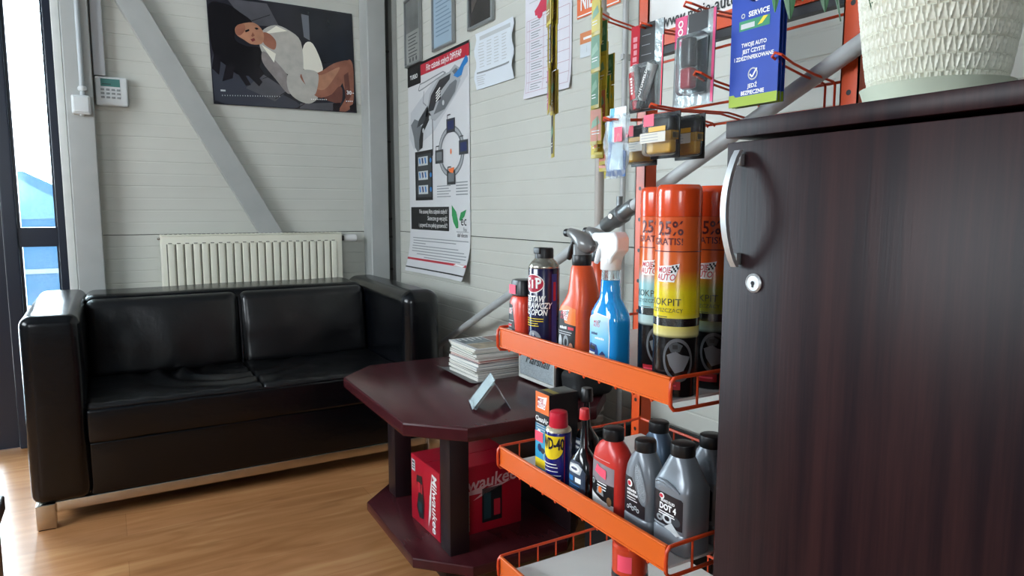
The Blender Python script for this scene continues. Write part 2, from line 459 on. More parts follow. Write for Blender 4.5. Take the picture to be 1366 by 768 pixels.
# ------------------------------------------------------------------ sofa
LEA = mat('black_leather', '05070b', .24, var=.25, scale=9, bump=.2, bscale=55, spec=.42)
LEAC = mat('soft_cushion_leather', '090a0d', .30, var=.2, scale=9, bump=.9, bscale=13, spec=.62)
SEAML = mat('leather_piping', '111216', .3, bump=.15, bscale=90)
CHR = mat('brushed_chrome', 'c9c4ba', .25, 1.0, var=.05, scale=30)
so = thing('sofa', 'black leather two-seat sofa on a chrome frame under the radiator', 'sofa', (0,0,0))
X0, X1, Y0, Y1 = -.262, 1.205, 2.63, 3.47
AW = .17
def nz(p, s, k): return noise.noise(Vector(p)*s)*k
def armfn(p):
    q = p.copy()
    if p.z > .6: q.z -= .012*max(0,(3.0-p.y))**1.0*.6
    q.z += nz(p, 5, .003); q.x += nz(p+Vector((3,1,2)), 4, .003); return q
MB().rbox(X0,X0+AW,Y0,Y1,.088,.718,.035,LEA,4,(4,14,10),armfn).build('armrest', so)
MB().rbox(X1-AW,X1,Y0,Y1,.088,.722,.055,LEA,5,(4,14,10),armfn).build('armrest', so)
MB().rbox(X0+AW-.01,X1-AW+.01,3.17,Y1,.10,.715,.045,LEA,4,(14,4,8),lambda p: p+Vector((0,nz(p,5,.004),nz(p,4,.004)))).build('back', so)
MB().rbox(X0+AW-.005,X1-AW+.005,2.655,3.3,.088,.275,.012,LEA,3,(10,6,3)).build('base', so)
xm = .475
def seatfn(p):
    q = p.copy()
    if p.z > .37:
        u = min(1,max(0,(p.x-(X0+AW))/(X1-X0-2*AW))); v = (p.y-2.65)/.55
        left = 1-abs((p.x-.2)/.35) if p.x < xm else 1-abs((p.x-.78)/.35)
        e = max(0, left)
        # creases fanning out from the seam between the two seats
        dx, dy = p.x-xm, p.y-3.1
        ang = math.atan2(dx, -(p.y-3.12)-.02); rad = math.hypot(dx, dy)
        wv = math.sin(rad*62+1.5*math.sin(ang*2))*.0095*math.exp(-((rad-.25)/.15)**2)
        q.z += wv*(1.0 if p.x < xm else .45)-.012*e*math.exp(-((v-.5)/.35)**2)+nz(p,9,.004)
        if p.y < 2.72: q.z -= .004*math.sin(p.x*34)**2
    else: q.y += nz(p,7,.004)
    return q
for a_, b2 in ((X0+AW-.002, xm-.0012),(xm+.0012, X1-AW+.002)):
    c = MB().rbox(a_,b2,2.650,3.2,.272,.405,.014,LEAC,4,(46,40,4),seatfn).build('seat_cushion', so)
MB().rbox(X0+AW-.003,X1-AW+.003,2.638,2.664,.273,.388,.011,LEA,3,(20,1,3),lambda p: p+Vector((0,nz(p,7,.004),nz(p,9,.003)))).build('seat_front', so)
MB().tube([(X0+AW+.01,2.644,.3905),(X0+AW+.2,2.643,.392),(xm,2.644,.389),(X1-AW-.2,2.643,.391),(X1-AW-.01,2.644,.3905)],.0032,SEAML,6).build('piping', so)
def backfn(p):
    q = p.copy(); t = (p.z-.38)/.33
    q.y += .045*t
    cx = .2 if p.x < xm else .78
    if p.y < 3.16: q.y -= .018*max(0,1-((p.x-cx)/.30)**2)*max(0,1-((t-.5)/.55)**2)
    q.y += nz(p,8,.006); return q
for a_, b2 in ((X0+AW-.002, xm-.0012),(xm+.0012, X1-AW+.002)):
    c = MB().rbox(a_,b2,3.095,3.2,.385,.700,.035,LEAC,4,(20,3,16),backfn).build('back_cushion', so)
MB().tube([(xm,3.094,.40),(xm,3.10,.5),(xm,3.12,.6),(xm,3.142,.69)],.004,SEAML,6).build('seam', so)
MB().rbox(X0+.05,X1-.05,2.66,2.70,.052,.0875,.003,CHR,2).rbox(X0+.05,X1-.05,3.40,3.44,.052,.0875,.003,CHR,2).rbox(X0+.02,X0+.05,2.70,3.40,.052,.0875,.003,CHR,2).rbox(X1-.05,X1-.02,2.70,3.40,.052,.0875,.003,CHR,2).build('chrome_frame', so)
for x in (X0+.008, X1-.066):
    for y in (2.645, 3.395):
        l = MB().rbox(x,x+.055,y,y+.055,.003,.0875,.003,CHR,2).build('leg', so)
        MB().rbox(x+.004,x+.051,y+.004,y+.051,0,.0035,.001,BLACK,1).build('foot_pad', l)

# ------------------------------------------------------------------ radiator
RADW = mat('radiator_enamel', 'e6e4d2', .35, var=.02, scale=5)
ra = thing('radiator', 'cream ribbed panel radiator on the wall behind the sofa', 'radiator', (0,0,0))
m = MB(); rx0, rx1, ry = .213, 1.072, 3.60
m.rbox(rx0,rx1,ry,ry+.014,.40,.930,.005,RADW,2)
nr = 22; p_ = (rx1-rx0-.05)/nr
for i in range(nr):
    x = rx0+.025+p_*i
    m.rbox(x+.004,x+p_-.005,ry-.0065,ry+.004,.425,.893,.0045,RADW,2)
m.build('front_panel', ra)
GR = mat('radiator_gap', '6e6c60', .6)
m = MB()
for i in range(nr):
    x = rx0+.025+p_*i; m.box(x+.006,x+p_*.6,ry-.0012,ry,.8945,.8985,GR); m.box(x-.0022,x+.0022,ry-.001,ry,.43,.893,GR)
m.build('groove_line', ra, smooth=False)
MB().rbox(rx0+.004,rx1-.004,ry+.06,ry+.075,.40,.925,.004,RADW,2).build('rear_panel', ra)
for x in (rx0, rx1-.012): MB().rbox(x,x+.012,ry+.002,ry+.078,.40,.932,.004,RADW,2).build('side_cover', ra)
m = MB(); m.rbox(rx0,rx1,ry+.001,ry+.08,.931,.938,.003,RADW,2)
for i in range(40): m.box(rx0+.02+i*.0207,rx0+.03+i*.0207,ry+.02,ry+.065,.9375,.939,GR)
m.build('top_grille', ra)
M = Matrix.Translation((rx1-.002,ry+.04,.905)) @ Matrix.Rotation(PI/2,4,'Y')
v = MB().lathe([(.008,0),(.008,.012),(.014,.012),(.014,.022)], mat('valve_grey','4a4b4a',.4,.6), 20, M).build('thermostat_valve', ra)
MB().lathe([(.015,.022),(.0185,.026),(.0195,.05),(.019,.085),(.016,.09),(0,.09)], WHITE, 24, M).build('dial', v)
MB().lathe([(.006,0),(.006,.008),(.004,.014),(0,.014)], CHR, 14, Matrix.Translation((rx0+.002,ry+.04,.918)) @ Matrix.Rotation(-PI/2,4,'Y')).build('bleed_plug', ra)
m = MB()
for x in (rx0+.15, rx1-.15): m.box(x-.02,x+.02,ry+.074,3.699,.5,.8,STEEL)
m.build('wall_bracket', ra, smooth=False)
for x in (rx0+.03, rx1-.03): MB().tube([(x,ry+.04,0),(x,ry+.04,.2),(x,ry+.04,.402)],.008,RADW,10).build('supply_pipe', ra)

# ------------------------------------------------------------------ small things on the back wall
PLW = mat('white_plastic', 'd3d8d8', .4, var=.02)
jb = thing('junction_box', 'white square junction box below a conduit on the grey column', 'junction box', (-.066,3.595,1.51))
MB().rbox(-.036,.036,-.014,.025,-.042,.040,.008,PLW,3).build('housing', jb)
MB().rbox(-.029,.029,-.019,-.013,-.034,.032,.004,PLW,3).build('cover', jb)
MB().lathe([(.006,-.048),(.009,-.046),(.009,-.040)], PLW, 14).build('cable_gland', jb)
cd = thing('conduit_pipe', 'pale grey conduit pipe running down the column into the junction box', 'pipe', (-.058,3.605,1.55))
MB().tube([(-.001,0,0),(-.001,0,.5),(-.001,0,1.19)],.0095,mat('conduit_grey','b9c1c4',.45),12).build('pipe', cd)
m = MB(); m.lathe([(.014,.02),(.0165,.024),(.0165,.036),(.014,.04)], PLW, 18); m.rbox(-.018,.018,-.006,.016,.024,.036,.003,PLW,2)
m.build('clip', cd)
MB().rbox(-.012,.034,3.655,3.70,1.652,2.74,.003,mat('trunking_grey','b4b8bb',.45)).build('cable_trunking')
tag(bpy.data.objects['cable_trunking'], 'pale grey cable trunking strip above the alarm keypad', 'cable trunking')
kp = thing('alarm_keypad', 'white alarm keypad with a small green display beside the column', 'alarm keypad', (.052,3.672,1.588))
MB().rbox(-.062,.066,-.012,.028,-.066,.062,.008,PLW,3).build('housing', kp)
f_ = faceF(0,-.0125,0)
MB().quad(f_,-.04,.018,.036,.052,mat('lcd_green','4f7f78',.15),.0004).quad(f_,-.034,.026,.0,.031,mat('lcd_ink','2d4a46',.3),.0007).build('display', kp)
mk = MB().rbox(-.007,.007,-.0165,-.012,-.0045,.0045,.002,mat('key_grey','8e9494',.5),2)
k0 = None
for r in range(3):
    for c in range(4):
        loc = (-.034+c*.021, 0, .004-r*.017)
        if k0 is None: k0 = mk.build('key', kp, loc=loc)
        else:
            k = k0.copy(); COL.objects.link(k); k.location = loc; k.parent = kp
MB().rbox(-.060,-.045,-.0145,-.011,.05,.058,.002,WHITE,2).build('status_light', kp)

# ------------------------------------------------------------------ wall calendar (glossy photo print)
CW, CH = .715, .515
cx0, cz0 = .472, 1.568
def calf(u, v, o=0.):
    z = cz0+v+.006*(u/CW); x = cx0+u+.012*(1-v/CH)
    y = 3.693-.012*math.sin(PI*u/CW)*(.3+.7*v/CH)-.02*max(0,.25-v/CH)**1.0*(u/CW)-.004*math.sin(7*u)
    return Vector((x, y-o, z))
calf.step = (.04,.03)
cl = thing('wall_calendar', 'glossy dark calendar with a reclining person in a white blouse', 'calendar', (0,0,0))
CALP = mat('calendar_gloss_dark', '26262e', .18, var=.35, scale=5)
m = MB(); N = 20
vs = [calf(CW*i/N, CH*j/10, o) for o in (0,-.0015) for j in range(11) for i in range(N+1)]
fs = []
for s_ in (0,1):
    for j in range(10):
        for i in range(N):
            q = [s_*11*(N+1)+j*(N+1)+i, s_*11*(N+1)+j*(N+1)+i+1, s_*11*(N+1)+(j+1)*(N+1)+i+1, s_*11*(N+1)+(j+1)*(N+1)+i]
            fs.append(q if s_ == 0 else q[::-1])
m.add(vs, fs, CALP); m.build('sheet', cl)
def cp(x, y):   # print coordinates (measured on the calendar sheet) -> sheet metres
    t = y/680; xl = 60+55*t; xr = 985+42*t; u = (x-xl)/(xr-xl)
    yt = -22+118*u; yb = 662+40*u
    return (CW*min(.995,max(.005,u)), CH*min(.995,max(.005,1-(y-yt)/(yb-yt))))
m = MB()
def dp(pts, mt, o):
    # subdivide the outline so the print follows the curved sheet
    P = [Vector(p) for p in pts]; n_ = len(P)
    if n_ > 4:                                     # round the outline
        Q_ = []
        for i in range(n_):
            a, b, c, d = P[i-1], P[i], P[(i+1)%n_], P[(i+2)%n_]
            for k in range(4):
                t = k/4; Q_.append(.5*((2*b)+(c-a)*t+(2*a-5*b+4*c-d)*t*t+(3*b-a-3*c+d)*t**3))
        P = Q_
    m.poly(calf, [cp(*p) for p in P], mt, o)
CT1 = mat('print_tile_grey','55555b',.2,var=.2,scale=7); CT2 = mat('print_tile_blue_grey','3b3e48',.2); HAIR = mat('print_hair','100d12',.2); HAIR2 = mat('print_hair_strand','19151c',.2)
SK1 = mat('print_skin_light','b98468',.2,var=.18,scale=16); SK2 = mat('print_skin_mid','9a6450',.2,var=.22,scale=14); SK3 = mat('print_skin_dark','70453a',.2,var=.2,scale=14)
BL1 = mat('print_blouse','b9b6ae',.2,var=.1,scale=22); BL2 = mat('print_blouse_shade','8d8684',.2,var=.2,scale=22); BL3 = mat('print_blouse_bright','f2efe0',.2); LIP = mat('print_lip','7c3a38',.2)
dp([(180,10),(420,40),(500,180),(300,170)], CT1, .0022); dp([(120,330),(420,540),(640,660),(460,690),(120,640)], CT2, .0022)
dp([(400,470),(560,570),(480,640),(300,560)], CT1, .0024); dp([(640,650),(870,640),(860,690),(640,690)], CT1, .0024); dp([(620,60),(990,110),(985,380),(780,400)], mat('print_wall_slate','1d2029',.2,var=.3,scale=6), .0022)
dp([(640,100),(690,110),(700,260),(660,240)], mat('print_glow','6b7079',.2), .0024)
for l_ in (((330,145),(440,108)),((400,500),(560,440)),((480,625),(560,570)),((620,690),(670,650))):
    m.line(calf, [cp(*p) for p in l_], .0025, HAIR, .0027)
dp([(75,40),(180,45),(260,95),(330,150),(300,190),(240,190),(230,260),(300,300),(380,310),(385,400),(350,470),(260,480),(180,420),(110,350),(80,200)], HAIR, .003)
for q in ([(180,420),(230,420),(220,500),(160,520)],[(250,470),(290,470),(330,540),(300,545)],[(300,470),(350,460),(400,520),(380,548)],[(110,340),(150,380),(140,480),(100,440)],[(340,470),(380,430),(410,470),(380,500)]): dp(q, HAIR2, .0032)
dp([(660,290),(720,280),(790,430),(740,470),(650,420)], BL3, .0034)          # lit blouse back
dp([(390,210),(470,170),(560,200),(640,270),(660,440),(650,480),(560,470),(440,400),(380,300)], BL1, .0036)
dp([(400,330),(470,380),(560,480),(600,560),(560,590),(480,500),(400,400)], BL2, .0039)
dp([(390,290),(480,345),(470,400)], BL3, .0042); dp([(420,215),(480,175),(550,205),(430,222)], BL3, .0042)
dp([(560,470),(650,460),(680,520),(760,600),(700,650),(610,620),(560,560)], BL1, .0041)
dp([(400,215),(440,225),(480,270),(470,320),(410,290),(395,250)], SK2, .0044)   # neck
dp([(240,175),(330,155),(385,190),(405,240),(390,285),(330,288),(285,262),(235,225)], SK1, .0046)   # face
dp([(240,175),(280,165),(290,200),(260,235),(235,222)], SK2, .0048)
dp([(288,205),(312,196),(316,206),(294,216)], HAIR, .005); dp([(345,188),(362,186),(372,196),(356,200)], HAIR, .005); dp([(322,258),(345,250),(352,264),(334,274)], LIP, .005); dp([(335,215),(348,235),(335,243),(326,238)], SK2, .005)
dp([(640,470),(760,455),(860,400),(960,378),(990,410),(960,460),(910,540),(850,590),(760,610),(680,540)], SK2, .0044)  # thigh
dp([(680,470),(780,470),(900,420),(880,470),(800,560),(720,540)], SK1, .0046)
dp([(960,380),(995,400),(1005,520),(1000,640),(960,690),(900,690),(950,600),(925,500)], SK2, .0046); dp([(900,540),(925,560),(915,640),(850,635),(800,615),(850,590)], SK3, .0048)
dp([(935,470),(965,450),(985,600),(950,650)], SK3, .0048)
dp([(645,455),(700,440),(760,470),(740,590),(690,560)], BL1, .005)    # blouse tail over the lap
dp([(860,645),(910,640),(905,690),(862,690)], HAIR, .005); dp([(975,660),(1015,640),(1018,695),(980,690)], HAIR, .005)
u,v = cp(165,578); m.quad(calf,u-.011,v-.004,u+.011,v+.004,LGREY,.0055)
u,v = cp(972,578); m.text(calf,'30',u,v,.028,WHITE,.0055,bold=.03); m.quad(calf,u+.018,v-.002,u+.026,v+.002,WHITE,.0055)
for i in range(4):
    u,v = cp(950+i*13,630); m.quad(calf,u,v-.003,u+.005,v+.003,WHITE,.0055)
for i in range(8):
    u,v = cp(712+i*14,622); m.quad(calf,u,v-.0025,u+.005,v+.0025,WHITE,.0055)
for i in range(24):
    u,v = cp(160+i*15,612); m.quad(calf,u,v,u+.003,v+.005,LGREY if i != 10 else WHITE,.0055)
m.build('photo_print', cl, smooth=False)
# ------------------------------------------------------------------ posters and papers on the right wall
def sheet(name, y0, z0, w_, h_, mt, parent=None, curl=0., th=.0012, nx=8, nz=10, x=1.398, bend=None):
    """a hanging sheet, left edge (as seen) at y0, lower edge z0; returns (object, frame)"""
    def fr(u, v, o=0.):
        k = max(0, .2-v/h_)/.2
        b = curl*k*k
        if bend: b += bend(u/w_, v/h_)
        return Vector((x-.002-b-o, y0-u, z0+v))
    if curl or bend: fr.step = (.04,.04)
    m = MB(); vs = [fr(w_*i/nx, h_*j/nz, o) for o in (0,-th) for j in range(nz+1) for i in range(nx+1)]; fs = []
    for s_ in (0,1):
        for j in range(nz):
            for i in range(nx):
                o = s_*(nx+1)*(nz+1); q = [o+j*(nx+1)+i, o+j*(nx+1)+i+1, o+(j+1)*(nx+1)+i+1, o+(j+1)*(nx+1)+i]
                fs.append(q if s_ == 0 else q[::-1])
    m.add(vs, fs, mt); return m, fr
PAPER = mat('poster_paper', 'd9dadb', .35, var=.03, scale=4)
po = thing('wall_poster', 'tall exhaust filter cleaning poster with red header and cutaway drawing', 'poster', (0,0,0))
PW, PH = .705, 1.05
m, pf = sheet('sheet', 3.445, .735, PW, PH, PAPER, curl=.035, nx=10, nz=24, bend=lambda u,v: .012*max(0,u-.8)*5*max(0,.12-v)*8)
m.build('sheet', po)
m = MB()
R1 = mat('poster_red','c22b3d',.35); MET1 = mat('print_metal_light','a9adb0',.35); MET2 = mat('print_metal_mid','6f7478',.35); MET3 = mat('print_metal_dark','34373b',.35)
def Q(u0,v0,u1,v1,mt,o=.001): m.quad(pf,u0*PW,v0*PH,u1*PW,v1*PH,mt,o,nu=4,nv=4)
def PL(pts,mt,o=.0012): m.poly(pf,[(a*PW,b*PH) for a,b in pts],mt,o)
def LN(pts,w_,mt,o=.0014): m.line(pf,[(a*PW,b*PH) for a,b in pts],w_,mt,o)
def TX(s_,u,v,size,mt,o=.0018,**k): m.text(pf,s_,u*PW,v*PH,size,mt,o,**k)
Q(0,.988,1,1,BLACK); Q(.24,.938,1,.988,R1,.0012); Q(0,.905,.245,.99,BLACK,.0014)
TX('TURBO',.12,.945,.030,WHITE,bold=.02); TX('Filtr cząstek stałych DPF/FAP',.62,.962,.0420,WHITE,xs=.78,bold=.015)
# soft backdrop of the cutaway
PL([(.02,.66),(.1,.60),(.45,.66),(.98,.86),(.98,.9),(.5,.90),(.05,.78)], mat('print_pale_shadow','c6c9cc',.35), .0011)
# cutaway filter canister, drawn as a slanted machine
PL([(.05,.72),(.12,.745),(.2,.73),(.24,.70),(.3,.72),(.32,.70),(.24,.655),(.26,.60),(.17,.585),(.12,.61),(.1,.66)], MET2)
PL([(.16,.70),(.3,.715),(.38,.75),(.36,.79),(.3,.77),(.2,.735)], MET3, .0013); PL([(.2,.64),(.25,.70),(.38,.76),(.42,.74),(.28,.67),(.26,.6),(.2,.595)], BLACK, .0014)
PL([(.32,.74),(.4,.84),(.56,.90),(.76,.905),(.86,.88),(.88,.85),(.8,.80),(.64,.745),(.48,.71)], MET1, .0013)
PL([(.36,.76),(.42,.83),(.56,.885),(.74,.895),(.72,.87),(.56,.83),(.46,.76)], MET3, .0015); PL([(.46,.74),(.56,.80),(.72,.85),(.84,.865),(.8,.81),(.64,.75)], MET2, .0015)
PL([(.72,.905),(.8,.925),(.88,.90),(.9,.865),(.84,.85),(.78,.87)], MET1, .0016); PL([(.76,.9),(.82,.91),(.86,.89),(.82,.87)], MET2, .0018)
PL([(.78,.88),(.86,.90),(.96,.945),(.985,.93),(.985,.915),(.93,.90),(.9,.87),(.84,.865)], BLUEP, .002)
PL([(.5,.79),(.58,.80),(.58,.85),(.5,.845)], BLACK, .002)
for i in range(4): LN([(.505,.795+i*.012),(.575,.815+i*.012)], .006, WHITE, .0023)
for c in ((.28,.68),(.62,.78),(.4,.73)): m.ell(pf,c[0]*PW,c[1]*PH,.012,.012,LGREY,.002)
LN([(.22,.87),(.2,.875),(.23,.90),(.3,.9),(.62,.915),(.66,.905),(.3,.875),(.22,.87)], .006, GREY)
LN([(.3,.86),(.28,.81),(.34,.79)], .006, GREY); LN([(.44,.72),(.44,.56),(.40,.545)], .007, MET3)
# ring of valves
ru, rv = .73, .56
m.ell(pf,ru*PW,rv*PH,.20*PW,.112*PH,MET2,.0014,32,inner=.76); m.ell(pf,ru*PW,rv*PH,.19*PW,.106*PH,MET1,.0016,32,inner=.88)
for a,b in ((0,.115),(.185,.012),(0,-.112),(-.185,-.012)):
    Q(ru+a-.065,rv+b-.033,ru+a+.065,rv+b+.028,MET3,.0018); Q(ru+a-.045,rv+b-.02,ru+a+.045,rv+b+.018,NAVYP if b >= 0 else MET2,.002)
    LN([(ru+a-.05,rv+b+.028),(ru+a-.05,rv+b+.045),(ru+a,rv+b+.045)], .005, BLACK, .002)
PL([(ru-.04,rv-.075),(ru+.05,rv-.07),(ru+.03,rv-.095),(ru-.02,rv-.09)], ORANGEP, .0022); m.ell(pf,(ru)*PW,rv*PH,.008,.013,ORANGEP,.0018)
# dark panel with three blocks
Q(.12,.35,.43,.585,BLACK,.0013); Q(.15,.365,.41,.57,MET3,.0016)
for k in range(3):
    z = .38+k*.068; Q(.18,z,.35,z+.042,LGREY,.0018)
    for q in range(3): PL([(.19+q*.05,z+.036),(.215+q*.05,z+.036),(.225+q*.05,z+.012),(.205+q*.05,z+.006)], BLUEP if q != 1 else NAVYP, .002)
    m.ell(pf,.40*PW,(z+.02)*PH,.012,.012,BLUEP,.002)
for k in range(5): Q(.5,.41-k*.012,.72-.03*(k%2),.414-k*.012,GREY); Q(.8,.42-k*.013,.97,.425-k*.013,GREY)
# statement box
Q(.03,.208,.69,.318,BLACK,.0014)
for s_,z in (('Nie usuwaj filtra cząstek stałych!',.296),('Skuteczne go wyczyść',.264),('i przywróć mu pełną sprawność!',.231)): TX(s_,.665,z,.031,WHITE,align='RIGHT',xs=.82)
PL([(.735,.325),(.80,.295),(.83,.25),(.83,.225),(.80,.222),(.755,.25),(.735,.28)], GREENP, .0014); PL([(.95,.305),(.87,.292),(.845,.262),(.86,.255),(.92,.275)], GREENP, .0016)
TX('ec',.91,.255,.066,BLACK); TX('flex',.93,.219,.026,GREY); Q(.8,.207,.98,.209,GREY); TX('daf diesm',.89,.193,.028,DGREY)
for k,(a,b) in enumerate(((.06,.98),(.07,.8),(.07,.3),(.06,.84),(.06,.93),(.06,.97),(.16,.97),(.3,.9))): Q(a,.165-k*.013,b,.169-k*.013,GREY)
Q(.0,.058,1,.068,R1); PL([(.8,.06),(.84,.068),(.98,.066),(.95,.058)], WHITE, .0014); Q(0,.018,1,.024,BLACK)
m.build('poster_print', po, smooth=False)

def note(name, label, cat, y0, y1, z0, z1, base, draw=None, curl=0., bend=None, frame=None, x=1.398, group=None):
    t = thing(name, label, cat, (0,0,0), group=group)
    mm, fr = sheet('sheet', y0, z0, y0-y1, z1-z0, base, curl=curl, bend=bend, x=x-(.006 if frame else 0))
    mm.build('sheet', t)
    if frame:
        b = MB(); xx = x; e = .012
        for (a0,a1,c0,c1) in ((y1,y0,z0,z0+e),(y1,y0,z1-e,z1),(y1,y1+e,z0+e,z1-e),(y0-e,y0,z0+e,z1-e)): b.rbox(xx-.017,xx-.001,a0,a1,c0,c1,.002,frame,1)
        b.box(xx-.005,xx-.001,y1+e,y0-e,z0+e,z1-e,DGREY); b.build('picture_frame', t)
    if draw:
        d_ = MB(); draw(d_, fr, y0-y1, z1-z0); d_.build('print', t, smooth=False)
    return t
def rows(d_, fr, w_, h_, n, mt, top=.9, bot=.1, l=.1, r=.9, th=.5, ragged=.25):
    for k in range(n):
        v = h_*(bot+(top-bot)*(k+.5)/n); t_ = h_*(top-bot)/n*th
        d_.quad(fr, w_*l, v-t_/2, w_*(r-ragged*random.random()), v+t_/2, mt, .0012, nu=2)
def dA(d,fr,w,h):
    d.quad(fr,.01,h*.5,w-.01,h*.99,mat('print_photo_grey','6c6f6d',.3,var=.3,scale=9),.001)
    rows(d,fr,w,h,7,DGREY,.47,.12,.2,.8,.28); 
    for i in range(3): d.ell(fr,w*(.3+.2*i),h*.09,.008,.012,DGREY,.0014)
FR_S = mat('frame_silver','9fa3a3',.3,.6); FR_B = mat('frame_black','1c1d1f',.35)
note('framed_certificate','grey framed certificate nearest the corner of the wall','certificate',3.455,3.25,1.785,2.12,mat('paper_grey','9a9d98',.3),dA,frame=FR_S,group='framed papers on the right wall')
note('framed_certificate','pale blue framed certificate between a grey one and a black one','certificate',3.108,2.875,1.80,2.15,mat('paper_blue','9fb6c6',.3),lambda d,fr,w,h: rows(d,fr,w,h,14,mat('print_blue_grey','7890a4',.4),.9,.16,.16,.9,.3),frame=FR_S,group='framed papers on the right wall')
def dC(d,fr,w,h):
    d.quad(fr,.012,.012,w-.012,h-.012,mat('print_photo_dark','2b2829',.2,var=.4,scale=6),.001)
    d.poly(fr,[(.03,h*.2),(w*.6,h*.45),(w*.5,h*.7),(.03,h*.5)],mat('print_photo_brown','4c4543',.2),.0014)
note('framed_certificate','dark photo in a thin frame above the curled white sheet','picture',2.732,2.512,1.815,2.15,BLACK,dC,frame=FR_S,group='framed papers on the right wall')
def dW(d,fr,w,h):
    d.quad(fr,w*.1,h*.86,w*.92,h*.93,LGREY,.001,nu=6)
    for i in range(4): rows(d,fr,w,h,9,LGREY,.82,.36,.1+.2*i,.24+.2*i,.3,.04)
    d.quad(fr,w*.06,h*.27,w*.92,h*.30,GREY,.0012,nu=6); rows(d,fr,w,h,5,LGREY,.24,.06,.06,.3,.4,.1)
note('paper_notice','white printed sheet with wavy curled edges right of the tall poster','paper',2.665,2.352,1.560,1.790,mat('paper_white','dfe6ec',.4),dW,bend=lambda u,v: .012*math.sin(v*7)**2*max(0,abs(u-.5)-.25)*4+.004)
CAR = mat('print_car_red','d23b57',.4); LNR = mat('print_line_red','b98a96',.5)
def dP(d,fr,w,h):
    d.text(fr,'CENNIK',w*.42,h*.80,.040,DGREY,.0014,xs=.85); d.quad(fr,w*.1,h*.755,w*.7,h*.762,LGREY,.0012)
    d.poly(fr,[(w*.24,h*.64),(w*.22,h*.68),(w*.3,h*.71),(w*.36,h*.745),(w*.6,h*.745),(w*.68,h*.70),(w*.7,h*.65)],CAR,.0014)
    for c in (.34,.58): d.ell(fr,w*c,h*.645,.018,.018,CAR,.0016)
    for k in range(8): d.quad(fr,w*.04,h*(.62-.082*k),w*.96,h*(.623-.082*k),LNR,.0012,nu=4)
    for c in (.04,.1,.42,.7,.96): d.quad(fr,w*c,h*.045,w*c+.0015,h*.62,LNR,.0013,nv=6)
    for k in range(7): rows(d,fr,w,h,3,GREY,.61-.082*k,.55-.082*k,.14,.4,.3,.1); rows(d,fr,w,h,1,GREY,.60-.082*k,.565-.082*k,.5,.62,.3,.05)
note('price_list','white price list sheet with a small red car and table','price list',2.275,1.975,1.468,1.92,mat('paper_price','e3e2e9',.35),dP,curl=.01)
MINT = mat('mint_plastic','8ec7ae',.4)
tag(MB().rbox(1.374,1.394,2.12,2.30,1.842,1.94,.003,MINT).build('clipboard'),'mint green clip holder at the head of the price list','clip')
def dN(d,fr,w,h):
    d.text(fr,'NIE',w*.24,h*.24,.075,WHITE,.0014,bold=.03,xs=.6); d.quad(fr,.004,.004,w-.004,.008,WHITE,.0014)
note('warning_sign','orange sign with large white letters NIE behind the yellow sachets','sign',1.945,1.72,1.685,1.88,mat('sign_orange','ec7a4c',.4),dN)
def dS(d,fr,w,h):
    d.quad(fr,0,h*.55,w,h,mat('sticker_orange','d98a5a',.4),.001); d.quad(fr,w*.15,h*.7,w*.7,h*.8,WHITE,.0014); d.text(fr,'i',w*.3,h*.3,.03,LGREY,.0014)
note('wall_sticker','small white and orange sticker under the NIE sign','sticker',1.925,1.80,1.555,1.635,mat('paper_sticker','d6dee2',.4),dS)

# ------------------------------------------------------------------ pipes and brace rod
PIPEB = mat('pipe_beige_paint','b3aca4',.4,var=.04,scale=10); PIPEG = mat('rod_galvanised','b9bdbd',.42,0.,var=.1,scale=14)
hp = thing('heating_pipe', 'beige upright pipe running down the wall behind the shelf rack', 'pipe', (1.30,1.686,0))
MB().tube([(0,0,.0),(0,0,1.3),(0,0,2.74)],.0145,PIPEB,14).build('pipe', hp)
m = MB()
for z in (.40,.435,1.62): MB().lathe([(.019,z-.012),(.023,z-.008),(.023,z+.008),(.019,z+.012)],PIPEB,18).build('pipe_fitting', hp)
m.lathe([(.026,0),(.026,.012),(.016,.014)],PIPEB,18); m.build('floor_rosette', hp)
hp2 = thing('heating_pipe', 'thin grey pipe running close beside the beige upright pipe', 'pipe', (1.345,1.63,0))
MB().tube([(0,0,.0),(0,0,1.3),(0,0,2.74)],.009,PIPEG,12).build('pipe', hp2)
m = MB()
for z in (.6,1.5,2.2): m.rbox(-.013,.052,-.006,.006,z-.008,z+.008,.002,PIPEG,1)
m.build('pipe_clip', hp2)
P1 = Vector((1.36,2.975,.419)); P2 = Vector((1.03,.753,1.274)); D = P2-P1
br = thing('brace_rod', 'long grey tubular rod slanting up from the wall past the rack', 'brace', P1)
MB().tube([D*-.06, D*.3, D*.6, D, D*1.28],.0145,PIPEG,16).build('rod', br)
Dn = D.normalized(); c0 = D*.722
m = MB(); m.tube([c0-Dn*.075,c0-Dn*.07,c0-Dn*.03,c0-Dn*.02,c0+Dn*.0,c0+Dn*.02,c0+Dn*.025,c0+Dn*.07,c0+Dn*.075],[.016,.020,.020,.024,.024,.024,.019,.019,.016],mat('clamp_grey','7b7f80',.35,.6),18)
m.tube([c0+Vector((-.03,-.0,.0)),c0+Vector((.034,.02,.0))],.007,CHR,8).tube([c0+Vector((0,0,.01)),c0+Vector((0,0,.05))],.008,mat('clamp_grey','7b7f80'),10)
m.build('clamp_sleeve', br)
MB().rbox(-.02,.018,-.05,.05,-.10,.02,.006,PIPEG,2,M=Matrix.Translation(D*-.05)).build('wall_bracket', br)

